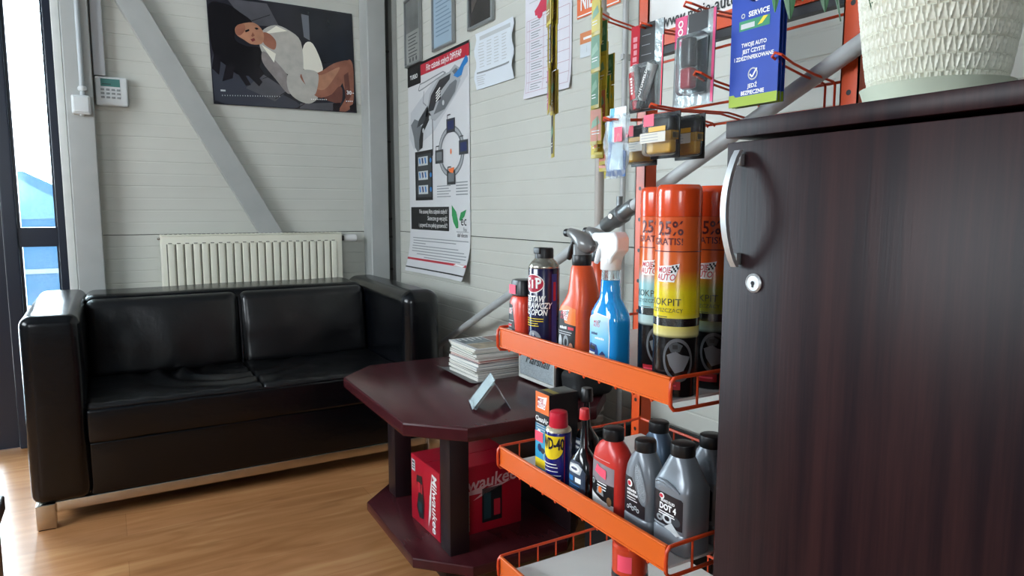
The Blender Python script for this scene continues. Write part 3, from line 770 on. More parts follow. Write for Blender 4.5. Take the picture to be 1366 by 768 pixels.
# ------------------------------------------------------------------ octagonal coffee table
MAH = mat('mahogany_laminate', '451b20', .23, var=.2, scale=3, stretch=(9,1.2,9), coat=.0, spec=.45)
MAHD = mat('mahogany_leg', '22161a', .4, var=.15, scale=4, stretch=(9,9,1))
ct = thing('coffee_table', 'dark mahogany octagonal coffee table with a lower shelf by the sofa', 'coffee table', (.957,1.892,0), math.radians(-1.5))
def octo(hx, hy, c): return [(-hx+c,-hy),(hx-c,-hy),(hx,-hy+c),(hx,hy-c),(hx-c,hy),(-hx+c,hy),(-hx,hy-c),(-hx,-hy+c)]
def slab(z0, z1, hx, hy, c, r, mt):
    m = MB(); prof = [(0,r),(r*.3,r*.3),(r,0)]
    secs = [(z0,0)]+[(z0,r)]
    lay = [(z0,r),(z0+r*.3,r*.3),(z0+r,0),(z1-r,0),(z1-r*.3,r*.3),(z1,r)]
    vs = []; 
    for z,i in lay: vs += [(x,y,z) for x,y in octo(hx-i,hy-i,c-i*.4)]
    fs = [tuple(range(8))[::-1], tuple(len(vs)-8+k for k in range(8))]
    for j in range(len(lay)-1):
        for k in range(8): fs.append((j*8+k, j*8+(k+1)%8, (j+1)*8+(k+1)%8, (j+1)*8+k))
    return m.add(vs, fs, mt)
slab(.472,.510,.323,.405,.125,.006,MAH).build('tabletop', ct, angle=25)
slab(.068,.100,.276,.335,.125,.005,MAH).build('lower_shelf', ct, angle=25)
for sx in (-1,):
    for sy in (-1,1):
        x = sx*.155; y = sy*.225
        MB().rbox(x-.029,x+.029,y-.034,y+.034,.10,.472,.002,MAHD,1).build('leg', ct)
m = MB()
for sx in (-1,1): m.rbox(sx*.15-.03,sx*.15+.03,-.22,.22,.0,.068,.003,MAHD,1)
m.build('plinth', ct)
MB().rbox(.185,.205,-.30,.30,.10,.472,.002,MAHD,1).build('end_panel', ct)
MB().box(.0,.06,-.28,.28,.43,.472,MAHD).build('cross_rail', ct, smooth=False)
ck = thing('filler_crate','added black open crate filling the dark area between coffee table and rack','crate',(1.235,1.365,0))  # crate added to fill the dark area under table and rack
PB = mat('black_crate_plastic','0d0d0f',.6)
m = MB(); m.box(-.12,.12,-.125,.125,0,.008,PB)
for q in ((-.12,-.114,-.125,.125),(.114,.12,-.125,.125),(-.114,.114,-.125,-.119),(-.114,.114,.119,.125)): m.box(*q,.008,.43,PB)
m.build('crate_body', ck, smooth=False)
m = MB()
for q in ((-.128,-.112,-.133,.133),(.112,.128,-.133,.133),(-.112,.112,-.133,-.117),(-.112,.112,.117,.133)): m.rbox(*q,.425,.440,.003,PB,2)
m.build('rim', ck)

# magazines
mag_cols = ['e8e6df','a9adac','f0efe9','4b4946','dcd6c8','9fa9b0','efeeea','26365a','b7533f','e5e2da','8c8574','f1f0ec','3f6e5a','e6ddcc','d9dadc']
zc = .5108; TK = 1.12
MG = 'magazines piled on the coffee table'
desc = ['thick white one lowest in the magazine pile','pale grey one second lowest in the magazine pile','white one third from the bottom of the magazine pile','dark grey one fourth from the bottom of the magazine pile','cream one fifth from the bottom of the magazine pile','blue grey one sixth from the bottom of the magazine pile','white one seventh from the bottom of the magazine pile','navy covered one in the middle of the magazine pile','rust red covered one just above the navy one','off white one above the rust red one','taupe one fifth from the top of the magazine pile','bright white one fourth from the top of the magazine pile','green covered one third from the top of the pile','cream one second from the top of the pile','magazine with colourful photo cover on top of the pile']
for i in range(15):
    th = [.009,.006,.0075,.005,.006,.007,.008,.003,.004,.006,.006,.008,.006,.005,.004][i]*TK
    jx, jy, rz = random.uniform(-.006,.006), random.uniform(-.006,.006), math.radians(random.uniform(-2.5,2.5))
    if i > 11: rz += math.radians(-4+i%3*3)
    mg = thing('magazine', desc[i], 'magazine', (1.118+jx,1.992+jy,zc), rz, MG)
    cov = mat('mag_cover_%d'%i, mag_cols[i], .3, var=.06, scale=12); pg = mat('mag_pages','e2e0d8',.7,var=.08,scale=60,stretch=(1,1,20))
    hx, hy = .135, .1
    MB().rbox(-hx+.0015,hx,-hy+.001,hy-.001,.0006,th-.0006,.0004,pg,1).build('pages', mg)
    c = MB(); c.box(-hx,hx,-hy,hy,0,.0006,cov).box(-hx,hx,-hy,hy,th-.0006,th,cov).box(hx-.0006,hx+.0004,-hy,hy,0.0006,th-.0006,cov)
    if i == 14:
        f2 = plane((0,0,th),(0,-1,0),(1,0,0))
        f2 = lambda a,b,o=0.,th=th: Vector((b,-a,th+o))
        c.quad(f2,-.09,-.12,.0,-.02,mat('mag_art_a','56666e',.3,var=.6,scale=24)).quad(f2,.005,-.12,.09,.0,mat('mag_art_b','9a8668',.3,var=.6,scale=26)).quad(f2,-.09,-.015,.03,.06,mat('mag_art_c','8b5a4a',.3,var=.6,scale=28)).quad(f2,-.08,.07,.08,.115,RED).quad(f2,.035,.01,.09,.06,mat('mag_art_d','5f8a6f',.3,var=.3,scale=20))
        for k in range(5): c.quad(f2,-.085,-.112+k*.018,-.085+.03+.01*(k%3),-.106+k*.018,WHITE,.0008)
    c.build('cover', mg, smooth=False)
    zc += th+.0002
lf = thing('leaflet', 'dark grey curled leaflet slipped under the magazine pile', 'leaflet', (1.03,2.0,.5103))
m = MB(); vs = []
for o in (0,.0009):
    for i in range(13):
        for y in (-.125,.13):
            x = -.075+.11*i/12; vs.append((x,y+.03*(i/12),.0001+o*.35+max(0,(6-i))**2*.00042*(1 if y > 0 else .6)))
fs = []
for i in range(12): fs += [(26+2*i,26+2*i+2,26+2*i+3,26+2*i+1),(2*i,2*i+1,2*i+3,2*i+2)]
m.add(vs, fs, mat('leaflet_grey','55585a',.4)); m.build('sheet', lf)
for o in (lf,): o.location = (1.02,1.99,.5102)

# folded card holder
ch = thing('brochure_holder', 'clear brochure holder with grey cards standing in front of the magazines', 'brochure holder', (.885,1.635,.5105), math.radians(-21))
CLP = clear_mat('clear_acrylic','e4ecec',.05,.92)
ms = [mat('card_grey_a','8d8f8c',.4),mat('card_grey_b','a2a49f',.4),mat('card_olive','6a695f',.5)]
ang = math.radians(38)
fr = plane((-.042,0,.001),(0,-1,0),(math.sin(ang),0,math.cos(ang)))
m = MB()
m.prism([(-.045,0),(.045,0),(.045,.10),(-.045,.10)],.008,.0098,fr,CLP).prism([(-.045,.004),(.045,.004),(.045,.014),(-.045,.014)],-.0005,.008,fr,CLP)
m.build('clear_front', ch, smooth=False)
for k in range(3): MB().prism([(-.042,.006),(.042,.006),(.042,.092-.006*k),(-.042,.092-.006*k)],-.0004+.0026*k,.0018+.0026*k,fr,ms[k]).build('card', ch, smooth=False)
fr2 = plane((.012,0,.072),(0,-1,0),(-math.sin(math.radians(-32)),0,-math.cos(math.radians(32))))
m = MB(); m.prism([(-.042,0),(.042,0),(.042,.082),(-.042,.082)],0,.0018,fr2,mat('card_blue_grey','6f7a84',.35))
m.prism([(-.042,.03),(.042,.03),(.042,.05),(-.042,.05)],-.0004,.0022,fr2,WHITE); m.build('rear_support', ch, smooth=False)

# little amplifier-style loudspeaker
sp = thing('loudspeaker', 'retro grey and black loudspeaker beside the magazine pile', 'loudspeaker', (1.205,1.768,.5105))
VIN = mat('black_vinyl','111113',.5,bump=.15,bscale=140)
m = MB(); m.rbox(-.074,.068,-.105,.105,.004,.175,.010,VIN,3); m.build('cabinet', sp)
GRL = mat('grille_cloth_grey','9fa9ad',.7,var=.22,scale=260); 
MB().rbox(-.079,-.072,-.097,.097,.018,.166,.003,GRL,2).build('grille', sp)
m = MB(); pw = mat('piping_cream','d6d7d2',.4)
m.rbox(-.081,-.072,-.102,.102,.006,.017,.003,pw,2); m.rbox(-.081,-.072,-.102,-.097,.017,.172,.002,pw,1); m.rbox(-.081,-.072,.097,.102,.017,.172,.002,pw,1); m.rbox(-.081,-.072,-.102,.102,.166,.172,.002,pw,1)
m.build('front_trim', sp)
f_ = faceL(-.0792,0,.094); m = MB(); m.text(f_,'Marshall',.006,-.020,.040,BLACK,.0016,bold=.0,shear=.5); m.build('logo_script', sp, smooth=False)
m = MB()
for x in (-.055,.05):
    for y in (-.085,.085): m.lathe([(.009,0),(.009,.005),(0,.005)],BLACK,12,Matrix.Translation((x,y,0)))
m.build('rubber_foot', sp)
m = MB(); m.rbox(-.05,.06,-.08,.08,.175,.179,.002,mat('brass_plate','8a7442',.35,.8),1); m.build('control_plate', sp)
cb = thing('power_cable', 'black cable looping down behind the loudspeaker', 'cable', (1.225,1.665,.5105))
MB().tube([(-.008,0,.09),(.018,-.02,.10),(.045,-.05,.08),(.058,-.075,.03),(.05,-.07,.004),(.02,-.05,.004),(.0,-.09,.004)],.0035,BLACK,8).build('cord', cb)
bagk = thing('tool_pouch', 'black pouch with a pale buckle lying behind the loudspeaker', 'pouch', (1.195,1.60,.5105))
MB().rbox(-.07,.075,-.05,.045,.0,.085,.028,mat('black_nylon','0f1012',.7,bump=.3,bscale=80),4,(6,4,4),lambda p: p+Vector((nz(p,14,.008),nz(p+Vector((5,5,5)),14,.008),nz(p,12,.008) if p.z > .04 else 0))).build('body', bagk)
m = MB(); m.rbox(.03,.052,-.0565,-.047,.045,.070,.003,LGREY,2); m.build('buckle', bagk)

# red power-tool carton on the lower shelf
CR = mat('carton_red','b3152c',.32,var=.04,scale=8)
bx = thing('tool_carton', 'red power tool carton on the lower shelf of the coffee table', 'box', (.775,1.725,.1003), math.radians(1))
BW, BD, BH = .275, .205, .205
m = MB(); m.rbox(0,BW,0,BD,0,BH,.002,CR,1); m.build('carton', bx)
TOOLB = mat('print_tool_black','1e1f22',.35); TOOLT = mat('print_tool_teal','24434a',.35)
m = MB(); f_ = faceL(-.0002,BD/2,BH/2)
def rotf(fr,u,v,r): return sub(fr,u,v,r)
fv = rotf(f_,.058,.0,-PI/2)
m.text(fv,'Milwaukee',0,.010,.044,WHITE,.0012,bold=.015,shear=.15,xs=.95)
m.poly(fv,[(-.09,-.004),(.06,-.016),(.02,-.012),(.085,-.032),(-.02,-.022),(.01,-.026)],WHITE,.001)
m.poly(f_,[(-.055,.05),(-.02,.055),(-.012,.02),(-.005,-.03),(-.01,-.075),(-.04,-.08),(-.058,-.05),(-.05,-.02),(-.04,.01),(-.06,.03)],TOOLB,.001)
m.poly(f_,[(-.05,.03),(-.03,.03),(-.028,.0),(-.042,.0)],RED,.0014); m.poly(f_,[(-.05,-.03),(-.02,-.03),(-.02,-.06),(-.045,-.06)],TOOLT,.0014); m.quad(f_,-.024,.0,-.016,.03,RED,.0014)
m.quad(f_,-.094,.055,-.068,.09,LGREY,.001); m.quad(f_,-.09,.062,-.073,.066,BLACK,.0012); m.quad(f_,-.09,.07,-.073,.074,BLACK,.0012); m.quad(f_,-.09,.079,-.073,.085,BLACK,.0012)
g_ = faceF(BW/2,-.0002,BH/2)
m.text(g_,'Milwaukee',.0,.05,.055,mat('print_pale_pink','d9b3b6',.4),.0012,bold=.015,shear=.15,rot=.06)
m.poly(g_,[(-.1,.02),(.03,.044),(.0,.028),(.1,.04),(-.03,.0),(.0,.018)],mat('print_pale_pink','d9b3b6'),.001)
BEI = mat('print_icon_beige','cbb9a6',.5)
for k in range(5):
    for c in range(2):
        if k == 4 and c == 0: continue
        u = -.085+c*.022; v = -.092+k*.024; m.quad(g_,u,v,u+.020,v+.022,BEI,.001); m.ell(g_,u+.010,v+.011,.006,.004,TOOLB,.0014,10)
m.quad(g_,.0,-.075,.068,.03,TOOLB,.001); m.quad(g_,.006,-.065,.03,.015,TOOLT,.0013); m.quad(g_,.04,-.06,.062,-.01,RED,.0013)
h_ = lambda a,b,o=0.: Vector((a,b,BH+.0003+o)); m.ell(h_,.05,.10,.025,.04,TOOLT,.0006)
m.build('carton_print', bx, smooth=False)
m = MB()
for a in (0,1): m.box(.002,BW-.002,.002+a*BD/2,BD/2-.0008+a*(BD/2-.001),BH,BH+.0012,CR)
m.build('lid_flap', bx, smooth=False)
# ------------------------------------------------------------------ orange display rack
ORA = mat('rack_orange_enamel','d9501f',.32,var=.04,scale=6); ORAW = mat('rack_wire_orange','d8481e',.3); STRIP = mat('price_strip_orange','d9601f',.3,spec=.35,var=.03,scale=6)
BRD = mat('shelf_board_white','dcdcd8',.45,var=.02)
rk = thing('display_rack', 'orange wire display rack with three shelves of car care bottles', 'display rack', (0,0,0))
UX0, UX1 = 1.047, 1.080
for ya, yb in ((1.192,1.224),(.690,.722)):
    m = MB(); t_ = .0025
    m.box(UX0,UX0+t_,ya,yb,.012,1.72,ORA).box(UX0,UX1,ya,ya+t_,.012,1.72,ORA).box(UX0,UX1,yb-t_,yb,.012,1.72,ORA)
    up_ = m.build('upright', rk, smooth=False)
    m = MB(); f_ = faceL(UX0,(ya+yb)/2,0)
    for k in range(22): m.ell(f_,.0,.12+k*.07,.0045,.0045,BLACK,.0005,14,rings=1)
    m.build('slot_hole', up_, smooth=False)
    m = MB(); m.rbox(.74,1.16,ya+.004,yb-.004,0,.022,.004,ORA,2); m.build('foot_bar', up_)
# header with the web address
m = MB(); m.box(1.050,1.056,.722,1.192,1.430,1.66,mat('header_white','e6e3df',.35,var=.02)); hd = m.build('header_sign', rk, smooth=False)
f_ = faceL(1.0495,0,0)
m = MB(); m.text(f_,'www.moje-auto.pl',-1.150,1.449,.034,BLACK,.0008,align='LEFT',bold=.012,xs=.92)
m.build('web_address', hd, smooth=False)
MB().box(1.044,1.072,.722,1.192,1.400,1.430,ORA).build('header_bar', rk, smooth=False)
MB().box(1.050,1.070,.722,1.192,1.384,1.400,mat('painted_rack_shadow','26262a',.5)).build('header_shade_strip', rk, smooth=False)  # dark strip put in as the shade below the header board
RX = 1.062
for z in (1.370,1.262,1.222):
    MB().tube([(RX,.715,z),(RX,.95,z),(RX,1.20,z)],.0026,ORAW,8).build('rail', rk)
def hook(y, z, L=.135, drop=True, w_=.018, rise=.03):
    m = MB()
    pts = []
    for s_ in (-1,1):
        q = [(RX-.004,y+s_*w_/2,z-.04 if drop else z),(RX-.004,y+s_*w_/2,z-.004),(RX-.010,y+s_*w_/2,z+.001),(RX-.06,y+s_*w_/2,z+.008),(RX-L*.8,y+s_*w_/2,z+rise*.65),(RX-L,y+s_*w_/2,z+rise)]
        pts.append(q)
    m.tube(pts[0]+[(RX-L-.004,y,z+rise+.004)]+pts[1][::-1],.0021,ORAW,7)
    return m.build('hook', rk)
hook(.885,1.254,.172); hook(.748,1.262,.14)
hook(.925,1.222,.235,drop=False,rise=.008); hook(1.01,1.222,.27,drop=False,rise=-.008)
hook(1.03,1.385,.17,drop=False,rise=.012); hook(.91,1.392,.175,drop=False,rise=.012); hook(.81,1.405,.135,drop=False,rise=.02)
hook(1.207,1.44,.135,drop=False,rise=.022); hook(1.207,1.56,.27,drop=False,rise=.015)
FX, BX, YN, YF = .669, 1.045, .694, 1.187
def basket(z, back_h=.0):
    # z: height of the top edge of the price strip
    e = bpy.data.objects.new('shelf', None); COL.objects.link(e); e.parent = rk; e.empty_display_size = .03
    MB().box(FX+.004,BX-.004,YN+.006,YF-.006,z-.037,z-.033,BRD).build('shelf_board', e, smooth=False)
    m = MB(); m.box(FX-.0015,FX+.001,YN+.006,YF-.004,z-.037,z-.001,STRIP).rbox(FX-.003,FX+.004,YN+.004,YF-.003,z-.003,z+.0015,.0018,STRIP,2).box(FX-.003,FX+.001,YN+.006,YF-.004,z-.0385,z-.0355,STRIP)
    m.build('price_strip', e)
    m = MB(); r = .0030
    for y,s_ in ((YF,1),(YN,-1)):
        c = [(FX+.012,y,z+.001),(FX+.002,y,z+.0005),(FX-.004,y,z-.006),(FX-.005,y,z-.02),(FX-.004,y,z-.038),(FX+.002,y,z-.045),(FX+.012,y,z-.046)]
        m.tube([(BX,y,z-.046)]+c[::-1]+[(BX,y,z+.001)],r,ORAW,8)
        n_ = 8
        for k in range(1,n_): 
            x = FX+(BX-FX)*k/n_; m.tube([(x,y,z-.046),(x,y,z+.001)],.0019,ORAW,6)
    m.tube([(BX,YN,z+.001),(BX,YF,z+.001)],r,ORAW,8).tube([(BX,YN,z-.046),(BX,YF,z-.046)],r,ORAW,8)
    n_ = 9
    for k in range(1,n_):
        y = YN+(YF-YN)*k/n_; m.tube([(BX,y,z-.046),(BX,y,z+.001)],.0019,ORAW,6)
    # floor wires under the board, their bent ends show below the strip
    for k in range(1,12):
        y = YN+(YF-YN)*k/12; m.tube([(FX-.003,y,z-.0405),(FX+.004,y,z-.0375),(BX,y,z-.0375)],.0026,ORAW,6)
    for x in (FX+.13,FX+.26): m.tube([(x,YN,z-.043),(x,YF,z-.043)],.0022,ORAW,6)
    for y in (YF+.008,YN-.0): m.box(BX-.004,UX0+.003,y-.006 if y > 1 else y,y+.0 if y > 1 else y+.006,z-.07,z+.004,ORA)
    m.build('wire_basket', e)
    return z-.033
T = basket(.817); L_ = basket(.570); B_ = basket(.333)

# ------------------------------------------------------------------ dark wood cabinet
WEN = None
def wenge():
    m = bpy.data.materials.new('wenge_laminate'); m.use_nodes = True
    nt = m.node_tree; b = nt.nodes['Principled BSDF']; L = nt.links.new
    tc = nt.nodes.new('ShaderNodeTexCoord'); mp = nt.nodes.new('ShaderNodeMapping'); mp.inputs['Scale'].default_value = (9,9,.35); L(tc.outputs['Object'], mp.inputs[0])
    n = nt.nodes.new('ShaderNodeTexNoise'); n.inputs['Scale'].default_value = 4; n.inputs['Detail'].default_value = 5; n.inputs['Roughness'].default_value = .6; L(mp.outputs[0], n.inputs[0])
    mp2 = nt.nodes.new('ShaderNodeMapping'); mp2.inputs['Scale'].default_value = (110,110,5); L(tc.outputs['Object'], mp2.inputs[0])
    n2 = nt.nodes.new('ShaderNodeTexNoise'); n2.inputs['Scale'].default_value = 3; n2.inputs['Detail'].default_value = 2; L(mp2.outputs[0], n2.inputs[0])
    ad = nt.nodes.new('ShaderNodeMath'); ad.operation = 'MULTIPLY_ADD'; ad.inputs[1].default_value = .2; L(n2.outputs['Fac'], ad.inputs[0]); L(n.outputs['Fac'], ad.inputs[2])
    cr = nt.nodes.new('ShaderNodeValToRGB'); e = cr.color_ramp.elements
    e[0].position = .45; e[0].color = lin('1c1014'); e[1].position = .9; e[1].color = lin('38201f')
    L(ad.outputs[0], cr.inputs[0]); L(cr.outputs[0], b.inputs['Base Color']); b.inputs['Roughness'].default_value = .34; b.inputs['Specular IOR Level'].default_value = .12
    bp = nt.nodes.new('ShaderNodeBump'); bp.inputs['Strength'].default_value = .05; bp.inputs['Distance'].default_value = .002; L(n2.outputs['Fac'], bp.inputs['Height']); L(bp.outputs[0], b.inputs['Normal'])
    return m
WEN = wenge()
ca = thing('cabinet', 'dark wenge wood cabinet with a bow handle and small keyhole lock', 'cabinet', (0,0,0))
KX, KY0, KY1 = .664, .12, .607
m = MB(); m.box(KX+.02,KX+.40,KY1-.018,KY1,.0,1.135,WEN).box(KX+.02,KX+.40,KY0,KY0+.018,.0,1.135,WEN).box(KX+.39,KX+.40,KY0+.018,KY1-.018,.0,1.135,WEN).box(KX+.02,KX+.39,KY0+.018,KY1-.018,.06,.078,WEN).box(KX+.05,KX+.06,KY0+.018,KY1-.018,0,.06,WEN).box(KX+.02,KX+.39,KY0+.018,KY1-.018,.6,.616,WEN)
m.build('carcass', ca, smooth=False)
MB().rbox(KX-.002,KX+.405,KY0-.002,KY1+.001,1.138,1.1585,.0012,WEN,1).build('top_panel', ca)
dd = MB().rbox(KX,KX+.018,KY0+.002,KY1-.001,.063,1.1325,.001,WEN,1).build('door', ca)
m = MB(); hy = .583; pts = []
for k in range(17):
    t = k/16; z = .982+.140*t; pts.append((KX-.006-.021*math.sin(PI*t)**.8, z))
w_ = .0085; vs = []; fs = []
for i,(x,z) in enumerate(pts):
    th = .0055
    vs += [(x-th/2,hy-w_/2,z),(x-th/2,hy+w_/2,z),(x+th/2,hy+w_/2,z),(x+th/2,hy-w_/2,z)]
for i in range(16):
    for k in range(4): fs.append((i*4+k,i*4+(k+1)%4,(i+1)*4+(k+1)%4,(i+1)*4+k))
fs += [(3,2,1,0),(64,65,66,67)]
SIL = mat('satin_nickel','dcdfe0',.42,.75,var=.04,scale=40)
m.add(vs, fs, SIL); m.rbox(KX-.008,KX+.001,hy-.004,hy+.004,.985,.999,.001,SIL,1).rbox(KX-.008,KX+.001,hy-.004,hy+.004,1.104,1.118,.001,SIL,1)
m.build('handle', dd, angle=50)
M = Matrix.Translation((KX,.558,.964)) @ Matrix.Rotation(-PI/2,4,'Y')
m = MB(); m.lathe([(.0115,0),(.0115,.0012),(.0095,.003),(.0088,.0022),(0,.0022)],SIL,28,M)
f_ = faceL(KX-.0024,.558,.964); m.ell(f_,0,0,.0026,.0026,BLACK,.0004,14); m.quad(f_,-.0011,-.005,.0011,.001,BLACK,.0005); m.build('lock', dd)

# plant in its textured pot
pl = thing('potted_plant', 'trailing green plant in a white knit textured pot on the cabinet', 'potted plant', (.762,.4155,1.1587))
POT = mat('pot_cream_plastic','dcdccb',.42,var=.02,scale=10); SAU = mat('saucer_pale_green','cfd6c0',.38,var=.06,scale=20)
m = MB(); nA, nZ = 460, 150; vs = []; fs = []
pr0, pr1, pz0, pz1 = .060, .085, .012, .205
for j in range(nZ+1):
    t = j/nZ; z = pz0+(pz1-pz0)*t; r0 = pr0+(pr1-pr0)*t**.75
    for i in range(nA):
        a = 2*PI*i/nA; row = t*12.5; ph = row-math.floor(row); c_ = (46*i/nA+.5*(int(row)%2)*0) % 1.0
        st = abs(c_-.5)                                      # knit stitch: V legs under an arched loop
        leg = math.exp(-((st-.06-.36*ph**.8)/.10)**2)
        hole = math.exp(-(st/.17)**2-((ph-.78)/.16)**2)
        arch = math.exp(-((math.hypot(st/.36,(ph-.70)/.30)-1)/.28)**2)*(ph > .6)
        r = r0+.0016*max(leg,arch)-.0020*hole-.0010*math.exp(-(min(ph,1-ph)/.06)**2)
        vs.append((r*math.cos(a), r*math.sin(a), z))
for j in range(nZ):
    for i in range(nA): fs.append((j*nA+i,j*nA+(i+1)%nA,(j+1)*nA+(i+1)%nA,(j+1)*nA+i))
fs.append(tuple(range(nA))[::-1]); m.add(vs, fs, POT)
m.lathe([(.087,.203),(.092,.206),(.092,.214),(.084,.214),(.082,.19),(0,.19)],POT,48,caps=(False,True)); m.build('pot', pl)
MB().lathe([(.0615,0),(.065,.002),(.0705,.019),(.0715,.0205),(.0695,.021),(.0635,.005),(0,.005)],SAU,48).build('saucer', pl)
MB().lathe([(0,.19),(.05,.193),(.082,.190)],mat('potting_soil','3a2b20',.9,bump=.6,bscale=60),24,caps=(False,False)).build('soil', pl)
LEAFM = [mat('leaf_green','3f7a4a',.4,var=.25,scale=20),mat('leaf_dark_green','2f5c35',.4,var=.25,scale=20),mat('leaf_teal_green','4a8f72',.4,var=.2,scale=20)]
def leaf(base, tip, wid, mt, sag=.02):
    b = Vector(base); t = Vector(tip); ax = t-b; sd = ax.cross(Vector((.3,.2,1))).normalized(); nn = sd.cross(ax).normalized()
    vs = []; n = 9
    for i in range(n+1):
        u = i/n; c = b+ax*u-Vector((0,0,sag*math.sin(PI*u)*-1)); ww = wid*math.sin(PI*min(1,u*.93+.05))**.8*(1-.25*u)
        vs += [c-sd*ww+nn*ww*.25, c, c+sd*ww+nn*ww*.25]
    fs = []
    for i in range(n): fs += [(3*i,3*i+1,3*i+4,3*i+3),(3*i+1,3*i+2,3*i+5,3*i+4)]
    m = MB(); m.add(vs, fs, mt); m.tube([vs[1+3*i] for i in range(0,n+1,3)],.0008,mt,5); return m.build('leaf', pl)
def loc_(x,y,z): return Vector((x-.762,y-.4155,z-1.1587))
stems = [[(0,.02,.19),(-.02,.10,.30),(0,.19,.29),(.01,.235,.24)],[(.01,.03,.19),(.02,.08,.31),(.02,.15,.28),(.015,.175,.225)],[(0,0,.19),(-.04,.0,.30),(-.08,.03,.26)],[(0,-.02,.19),(-.03,-.05,.31),(-.09,-.06,.26)],[(.02,0,.19),(.03,-.08,.31),(.0,-.14,.26)],[(0,0,.19),(.05,.04,.34),(.1,.06,.31)],[(0,.01,.19),(-.01,.03,.36),(-.03,.05,.42)]]
m = MB()
for s_ in stems: m.tube(s_,.0022,LEAFM[1],6)
m.build('stem', pl)
# leaves hanging into view left of and in front of the pot
leaf(loc_(.80,.655,1.41),loc_(.80,.655,1.318),.009,LEAFM[0],0); leaf(loc_(.802,.640,1.40),loc_(.80,.630,1.303),.012,LEAFM[1],0); leaf(loc_(.80,.625,1.42),loc_(.80,.612,1.322),.010,LEAFM[0],0)
leaf(loc_(.805,.592,1.40),loc_(.80,.578,1.300),.012,LEAFM[1],0); leaf(loc_(.81,.59,1.40),loc_(.815,.566,1.288),.004,LEAFM[1],0)
leaf(loc_(.70,.455,1.36),loc_(.695,.447,1.255),.010,LEAFM[1],0); leaf(loc_(.695,.38,1.36),loc_(.69,.375,1.252),.014,LEAFM[2],0)
for k in range(26):
    s_ = stems[k%7]; p = Vector(s_[1+k%(len(s_)-1)]); a = random.uniform(0,2*PI)
    p.z = max(p.z,.275)
    leaf(p, p+Vector((math.cos(a)*.07,math.sin(a)*.07,random.uniform(-.01,.05))), random.uniform(.010,.016), LEAFM[k%3], .012)

# dark furniture edge at the far left
st_ = thing('side_table', 'dark brown wooden table whose corner enters at far left below the sofa', 'table', (-.411,1.15,0))
MB().rbox(-.27,.236,-.27,.25,.545,.572,.004,MAHD,2).build('tabletop', st_)
for x in (-.24,.195):
    for y in (-.24,.215): MB().rbox(x-.02,x+.03,y-.02,y+.03,.0,.546,.002,MAHD,1).build('leg', st_)
MB().box(.20,.232,-.2,.2,.06,.545,MAHD).build('side_panel', st_, smooth=False)
# ------------------------------------------------------------------ bottles and cans on the shelves
def bodyfr(secs, u0=0.):
    """print frame wrapped on the -X side of a lofted body (u to the right as seen, v = height)"""
    S_ = [tuple(q)+(0,)*(6-len(q)) if len(q) > 3 else tuple(q)+(2,0,0) for q in secs]
    def fr(u, v, o=0.):
        i = 0
        while i < len(S_)-2 and S_[i+1][0] < v: i += 1
        p, q = S_[i], S_[i+1]; t = min(1, max(0, (v-p[0])/max(1e-6, q[0]-p[0])))
        a, b, e, ox, oy = [p[k]+(q[k]-p[k])*t for k in range(1,6)]
        y = max(-.985*b, min(.985*b, -(u+u0)-oy))
        return Vector((ox-a*(1-abs(y/b)**e)**(1/e)-o, oy+y, v))
    fr.step = (.004, .006); return fr
def logo(m, fr, u, v, s, flag=True, tilt=.2):
    """two-line red maker's mark with a chequered flag"""
    OUT = WHITE
    m.poly(fr,[(u-1.15*s,v-.95*s),(u+.95*s,v-.95*s),(u+1.5*s,v+1.15*s),(u+.5*s,v+.95*s),(u-1.05*s,v+.8*s)],OUT,.0004)
    m.text(fr,'MOJE',u-.28*s,v+.36*s,.95*s,RED,.0007,bold=.008,shear=.2,xs=.75); m.text(fr,'AUTO',u-.12*s,v-.45*s,1.05*s,RED,.0007,bold=.01,shear=.2,xs=.8)
    if flag:
        for i in range(4):
            for j in range(3):
                if (i+j)%2 == 0:
                    a = u+.55*s+i*.2*s+j*.06*s; b = v+.1*s+j*.26*s+i*.05*s; m.quad(fr,a,b,a+.2*s,b+.26*s,BLACK,.0007)
def bars(m, fr, u0, u1, v1, n, dv, mt, h=.0016, rag=.3, o=.0008):
    for k in range(n): m.quad(fr,u0,v1-k*dv-h,u1-(u1-u0)*rag*random.random(),v1-k*dv,mt,o,nu=4)
def word(m, fr, u, v, w_, h_, mt, n=6, o=.0009):
    # an unreadable word: a row of letter-sized strokes
    for k in range(n):
        a = u-w_/2+w_*k/n; hh = h_*(.8+.2*((k*7)%3)/2)
        m.quad(fr,a,v-h_/2,a+w_/n*.72,v-h_/2+hh,mt,o)
CAPB = mat('cap_black_plastic','141416',.38); CAPR = mat('cap_red_plastic','d52f33',.35); CAPO = mat('cap_orange_gloss','dd4a1c',.2,coat=.3)
def ribbed_cap(m, r, z0, z1, mt, n=40):
    secs = []; vs = []; fs = []
    for j,(z,k) in enumerate(((z0,.98),(z0+.001,1.),(z1-.0025,1.),(z1-.0008,.96),(z1,.9))):
        for i in range(n*2):
            a = PI*i/n; rr = r*k*(1-(.03 if i%2 and j < 3 else 0)); vs.append((rr*math.cos(a),rr*math.sin(a),z))
    N_ = n*2
    for j in range(4):
        for i in range(N_): fs.append((j*N_+i,j*N_+(i+1)%N_,(j+1)*N_+(i+1)%N_,(j+1)*N_+i))
    fs += [tuple(range(N_))[::-1], tuple(4*N_+i for i in range(N_))]
    m.add(vs, fs, mt)

